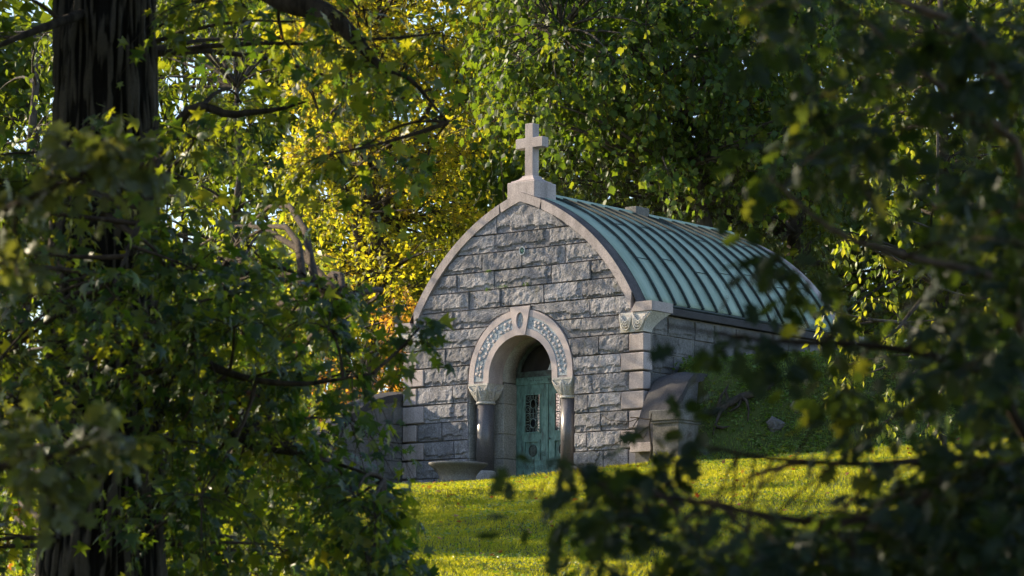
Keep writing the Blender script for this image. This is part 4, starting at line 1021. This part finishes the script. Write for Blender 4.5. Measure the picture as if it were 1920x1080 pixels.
hi += [(LS(rg.uniform(2.4, 6), rg.uniform(6, 13), rg.uniform(-6, -2.4)), 8, 8, .6) for _ in range(30)]
hi = unseen(hi)
limbs_to(oak, P[5:], [c[0] for c in hi], M['lit_twig'], .03, .004, 8, 'offview_branches')
limbs_to(oak, nodes, [c[0] for c in cl], M['twig'], .0055, .002, 5, pick=3)
fo = Foliage(43)
for c, tw, lv, rd_ in cl + hi: fo.clump(c, rd_ * rg.uniform(.85, 1.25), tw, lv, .095 if rd_ < .4 else .28, .45, .7, tr=.0022)
fo.build(oak, 'oak', M['oak'], M['twig'], 300)
# --- pale oak sprigs in the left foreground, with an unseen crown added for shade
rg = np.random.default_rng(51)
b2 = LS(-3.9, 12.2, 0); b2[2] = float(ground_z(b2[0], b2[1]))
ok2 = empty('pale_oak_tree', b2, 'out-of-focus pale oak sprigs reaching in from the left edge before the dark trunk', 'tree')
P = trunk_path(b2 - np.array([0, 0, .3]), b2 + np.array([0, 0, 9]), n=9, seed=9, wob=.1)
MB().tube(P, list(np.linspace(.19, .08, 9)), 12).build('trunk', M['bark2'], ok2, True)
nodes = list(P[2:])
for pth in ([P[3], AT(-160, 440, 12), AT(0, 395, 11.6), AT(110, 350, 11.4), AT(230, 300, 11.3)], [P[2], AT(-200, 930, 12), AT(-20, 880, 11.6), AT(120, 850, 11.4), AT(230, 815, 11.3)]):
    pth = smooth(pth); MB().tube(pth, list(np.linspace(.03, .004, len(pth))), 8).build('limb', M['twig'], ok2, True); nodes += pth[3:]
cl = [(AT(x, y, s), 4, 6, .10) for x, y, s in ((150, 300, 11.3), (200, 270, 11.2), (250, 290, 11.3), (90, 340, 11.4), (40, 370, 11.5), (170, 340, 11.3), (10, 410, 11.6), (290, 300, 11.2), (10, 500, 11.6), (30, 520, 11.5),
      (60, 850, 11.4), (120, 870, 11.4), (200, 825, 11.3), (30, 800, 11.5), (20, 880, 11.5), (80, 900, 11.4), (150, 840, 11.3), (235, 815, 11.3))]
hi = [(LS(rg.uniform(-9, -3.1), rg.uniform(9.5, 17), rg.uniform(-5.2, 4)), 8, 8, .9) for _ in range(105)]
hi += [(LS(rg.uniform(-8, 1), rg.uniform(-7, 9), rg.uniform(-1.5, 4)), 8, 8, 1.0) for _ in range(60)]
hi += [(LS(rg.uniform(-9, 8), rg.uniform(-14, -3), rg.uniform(-6, 2)), 8, 8, 1.1) for _ in range(70)]  # unseen leaves behind the camera, added to hold off skylight
hi = unseen(hi)
limbs_to(ok2, P[3:], [c[0] for c in hi], M['twig'], .05, .004, 7, 'offview_branches')
limbs_to(ok2, nodes, [c[0] for c in cl], M['twig'], .03, .004, 6)
fo = Foliage(53)
for c, tw, lv, rd_ in cl + hi: fo.clump(c, rd_ * rg.uniform(.85, 1.2), tw, lv, .10 if rd_ < .2 else .30, .35, .7, tr=.0025)
fo.build(ok2, 'oak', M['oakpale'], M['twig'], 200)
# --- shade tree just outside the left edge; its shadow falls across the lower lawn
rg = np.random.default_rng(71)
cl = [LS(-12.4 + 3.0 * a_, 57 + 5 * b_, 4.6 + 3.4 * c) for a_, b_, c in (nrm(rg.normal(size=(105, 3))) * rg.uniform(.1, 1, (105, 1)) ** .5)]
simple_tree('shade_tree', 'leafy green tree just beyond the left picture edge, shading the lower lawn', -300, 59.5, 6, cl, 'tulip', .26, M['tulip'], .25, 'bark2', 8, 8, 1.0, .5, .8, 72, tr=.01)

# ------------------------------------------------------------------ lawn, weeds, small things
rg = np.random.default_rng(99)
def blades(n, l0, l1, s0, s1, h0, h1, w, name, mat, ok=None, patch=.5):
    s = np.sqrt(rg.uniform(s0 ** 2, s1 ** 2, n)); l = rg.uniform(l0, l1, n) * s / s1
    x = CAM[0] + RTH[0] * l + FWH[0] * s; y = CAM[1] + RTH[1] * l + FWH[1] * s
    if ok is not None:
        k = ok(x, y, l, s); x, y, l, s = x[k], y[k], l[k], s[k]
    n = len(x); z = ground_z(x, y) - .005
    B = np.stack([x, y, z], -1); an = rg.uniform(0, 2 * np.pi, n)
    t = np.stack([np.cos(an), np.sin(an), np.zeros(n)], -1); an2 = rg.uniform(0, 2 * np.pi, n)
    pt = .5 + .5 * np.sin(l * 1.3 + np.sin(s * .9) * 2) * np.sin(s * 1.1 + l * .4)
    hh = rg.uniform(h0, h1, n) * (1 - patch * .5 + patch * pt)
    ln = np.stack([np.cos(an2), np.sin(an2), np.zeros(n)], -1) * (hh * rg.uniform(.1, .8, n))[:, None]
    up = np.array([0, 0, 1.0]) * hh[:, None]; ww = w * rg.uniform(.6, 1.3, n)[:, None]
    V = np.stack([B - t * ww, B + t * ww, B + up * .6 + ln * .35 + t * ww * .7, B + up + ln], 1).reshape(-1, 3)
    I = np.arange(n)[:, None] * 4
    Fc = np.stack([I + np.array([0, 1, 2]), I + np.array([0, 2, 3])], 1).reshape(-1, 3)
    pt2 = .5 + .5 * np.sin(l * .55 + 2 * np.sin(s * .31)) * np.sin(s * .47 - l * .3); rn = np.clip(rg.uniform(0, .55, n) + .2 * pt + .25 * pt2, 0, .999)
    o = link(name, np_mesh(name, V, Fc, {'rnd': np.repeat(rn, 4)}), mat); return o
mnd = lambda x, y, l, s: (x > np.where(y > .75, 3.6, 4.5)) & (s > 66.9) & ~((x > 4.25) & (x < 5.2) & (y > -1.05) & (y < -.1))
notm = lambda x, y, l, s: ~((x > -3.6) & (x < 4.3) & (y > -.05)) & ~((x > 4.3) & (x < 5.15) & (y > -1.02) & (y < -.1)) & ~((np.hypot(x + .94, y + 1) < .5)) & (s < 67.2 + .12 * np.maximum(l - 6, 0) + 3 * (l < 3))
o = blades(430000, -8, 12, 38, 71, .03, .075, .0065, 'lawn_grass', M['grass'], notm)
o['kind'] = 'stuff'; o['label'] = 'sunlit mown lawn sloping up to the mausoleum'; o['category'] = 'grass'
o = blades(60000, 2, 14, 66.8, 80, .05, .13, .008, 'mound_grass', M['weed'], mnd)
o['kind'] = 'stuff'; o['label'] = 'rough grass on the mound beside the mausoleum'; o['category'] = 'grass'
edge = lambda x, y, l, s: ((np.abs(x) < 3.5) & (y > -.5) & (y < -.02) & ~((np.abs(x) < 1.1) & (y > -.3))) | ((x > 4.1) & (x < 5.35) & (y > -1.25) & (y < -1.0)) | ((x > 3.5) & (x < 4.3) & (y > -.95) & (y < -.69))
o = blades(160000, 0, 0.0001, 60, 61, .07, .22, .007, 'edge_grass', M['grass'], None) if False else blades(420000, -6, 6, 64, 74, .07, .22, .007, 'edge_grass', M['grass'], edge)
o['kind'] = 'stuff'; o['label'] = 'longer unmown grass along the foot of the mausoleum wall'; o['category'] = 'grass'
# broad-leaved weeds on the mound and in patches of the lawn
def weeds(n_, l0, l1, s0, s1, ok, lim, zlo, zhi, sz0, sz1, name, label, mat):
    s = rg.uniform(s0, s1, n_); l = rg.uniform(l0, l1, n_)
    x = CAM[0] + RTH[0]*l + FWH[0]*s; y = CAM[1] + RTH[1]*l + FWH[1]*s
    pt = np.array([mn.noise(Vector((a_*.8, b_*.8, 3))) for a_, b_ in zip(x, y)])
    k = ok(x, y, l, s) & (pt > lim + rg.uniform(-.2, .2, n_)); x, y, pt = x[k], y[k], pt[k]; n_ = len(x)
    Pw = np.stack([x, y, ground_z(x, y) + rg.uniform(zlo, zhi, n_) * (1 + .8 * np.maximum(pt, 0))], -1)
    tp = nrm(np.c_[rg.normal(size=(n_, 2)), rg.uniform(-.3, .4, n_)]); nn = nrm(np.c_[rg.normal(size=(n_, 2)) * .6, np.ones(n_)]); nn = nrm(nn - tp * (nn * tp).sum(-1, keepdims=True))
    R = np.stack([np.cross(tp, nn), tp, nn], -1); tv, tf3 = LEAF['small']; zs = rg.uniform(sz0, sz1, n_)
    V = Pw[:, None] + np.einsum('nij,kj->nki', R, tv) * zs[:, None, None]
    Fc = (tf3[None] + (np.arange(n_) * len(tv))[:, None, None]).reshape(-1, 3)
    o = link(name, np_mesh(name, V.reshape(-1, 3), Fc, {'rnd': np.repeat(rg.uniform(0, .999, n_), len(tv))}), mat)
    o['kind'] = 'stuff'; o['label'] = label; o['category'] = 'weeds'
weeds(26000, 2.5, 13, 66.8, 73, mnd, -.15, .01, .12, .05, .12, 'mound_weeds', 'leafy ground cover creeping over the grassy mound', M['weed'])
weeds(60000, -5, 11, 42, 68, notm, .12, .03, .075, .035, .07, 'lawn_weeds', 'darker low clover patches in the mown lawn', M['weed'])
# fallen leaves
n_ = 260; s = rg.uniform(45, 68, n_); l = rg.uniform(-3, 11, n_); x = CAM[0] + RTH[0]*l + FWH[0]*s; y = CAM[1] + RTH[1]*l + FWH[1]*s
k = notm(x, y, l, s); x, y = x[k], y[k]; n_ = len(x)
Pw = np.stack([x, y, ground_z(x, y) + .075], -1); tp = nrm(np.c_[rg.normal(size=(n_, 2)), rg.uniform(-.3, .3, n_)]); nn = nrm(np.c_[rg.normal(size=(n_, 2)) * .6, np.ones(n_)]); nn = nrm(nn - tp * (nn * tp).sum(-1, keepdims=True))
R = np.stack([np.cross(tp, nn), tp, nn], -1); tv, tf3 = LEAF['star']
V = Pw[:, None] + np.einsum('nij,kj->nki', R, tv) * rg.uniform(.07, .13, n_)[:, None, None]
Fc = (tf3[None] + (np.arange(n_) * len(tv))[:, None, None]).reshape(-1, 3)
o = link('fallen_leaves', np_mesh('fallen_leaves', V.reshape(-1, 3), Fc, {'rnd': np.repeat(rg.uniform(0, .999, n_), len(tv))}), M['litter'])
o['kind'] = 'stuff'; o['label'] = 'scattered red and brown fallen leaves on the lawn'; o['category'] = 'leaves'
# dead branch on the mound
def on_mound(px, py, lift=.1):
    p = ground_hit(px, py + lift * 84, 60, 85); p = p.copy(); p[2] += lift; return p
db = empty('fallen_branch', on_mound(1400, 750, 0), 'dead crooked brown branch lying across the grassy mound behind the pier', 'branch')
mainp = [on_mound(*q) for q in ((1322, 782, .14), (1345, 770, .2), (1368, 757, .22), (1390, 745, .22), (1415, 738, .2), (1440, 725, .16), (1462, 708, .1))]
MB().tube(mainp, [.045, .06, .075, .085, .08, .08, .07], 8).build('main_stem', M['bark_dark'], db, True)
for pth in (((1368, 757, .22), (1350, 775, .2), (1340, 800, .12), (1336, 822, .05)), ((1390, 745, .22), (1400, 752, .3), (1404, 770, .2), (1402, 790, .05)), ((1345, 770, .2), (1352, 745, .35), (1362, 728, .5)),
            ((1368, 757, .22), (1360, 735, .4), (1366, 722, .55)), ((1390, 745, .22), (1385, 762, .18), (1362, 776, .1)), ((1340, 800, .12), (1355, 803, .15), (1368, 800, .1))):
    q = [on_mound(*t) for t in pth]; MB().tube(q, list(np.linspace(.045, .012, len(q))), 6).build('side_twig', M['bark_dark'], db, True)
# boulders
for px, py, sz, lb in ((1452, 806, .17, 'small grey boulder set in the grassy slope'), (1490, 768, .13, 'half-hidden boulder higher on the grassy slope')):
    p = ground_hit(px, py, 60, 85); bm = bmesh.new(); bmesh.ops.create_icosphere(bm, subdivisions=3, radius=sz)
    for v in bm.verts:
        d = 1 + .5 * mn.noise(v.co * 5 + Vector((px, 0, 0))) + .3 * mn.noise(v.co * 13); v.co = Vector((v.co.x * d, v.co.y * d * .8, v.co.z * d * 1.15)) + Vector(p) + Vector((0, 0, sz * .35))
    me = bpy.data.meshes.new('boulder'); bm.to_mesh(me); bm.free()
    o = link('boulder', me, M['boulder']); o['label'] = lb; o['category'] = 'boulder'
# bare twigs beside the pier
def pl(px, py, y=-1.25):
    d = ray(px, py); return CAM + d * ((y - CAM[1]) / d[1])
tbase = pl(1215, 880); tbase[2] = -.2
bt = empty('bare_shrub', tbase, 'thin bare dark twigs reaching left of the square pier', 'shrub')
MB().tube([tbase, pl(1222, 840), pl(1217, 800), pl(1222, 775)], [.03, .026, .02, .012], 6).build('stem', M['twig'], bt)
for k, pth in enumerate((((1217, 800), (1210, 803), (1195, 815), (1178, 833), (1168, 825), (1156, 830), (1146, 837)), ((1222, 786), (1215, 786), (1198, 784), (1182, 790), (1165, 790), (1142, 788), (1127, 777)),
                         ((1195, 815), (1206, 822), (1213, 812)), ((1195, 815), (1180, 811), (1167, 810)), ((1198, 784), (1190, 795), (1186, 803)), ((1182, 783), (1195, 783), (1215, 787)))):
    MB().tube([pl(*q) for q in pth], list(np.linspace(.022 if k == 0 else .014, .006, len(pth))), 6).build('twig', M['twig'], bt, True)
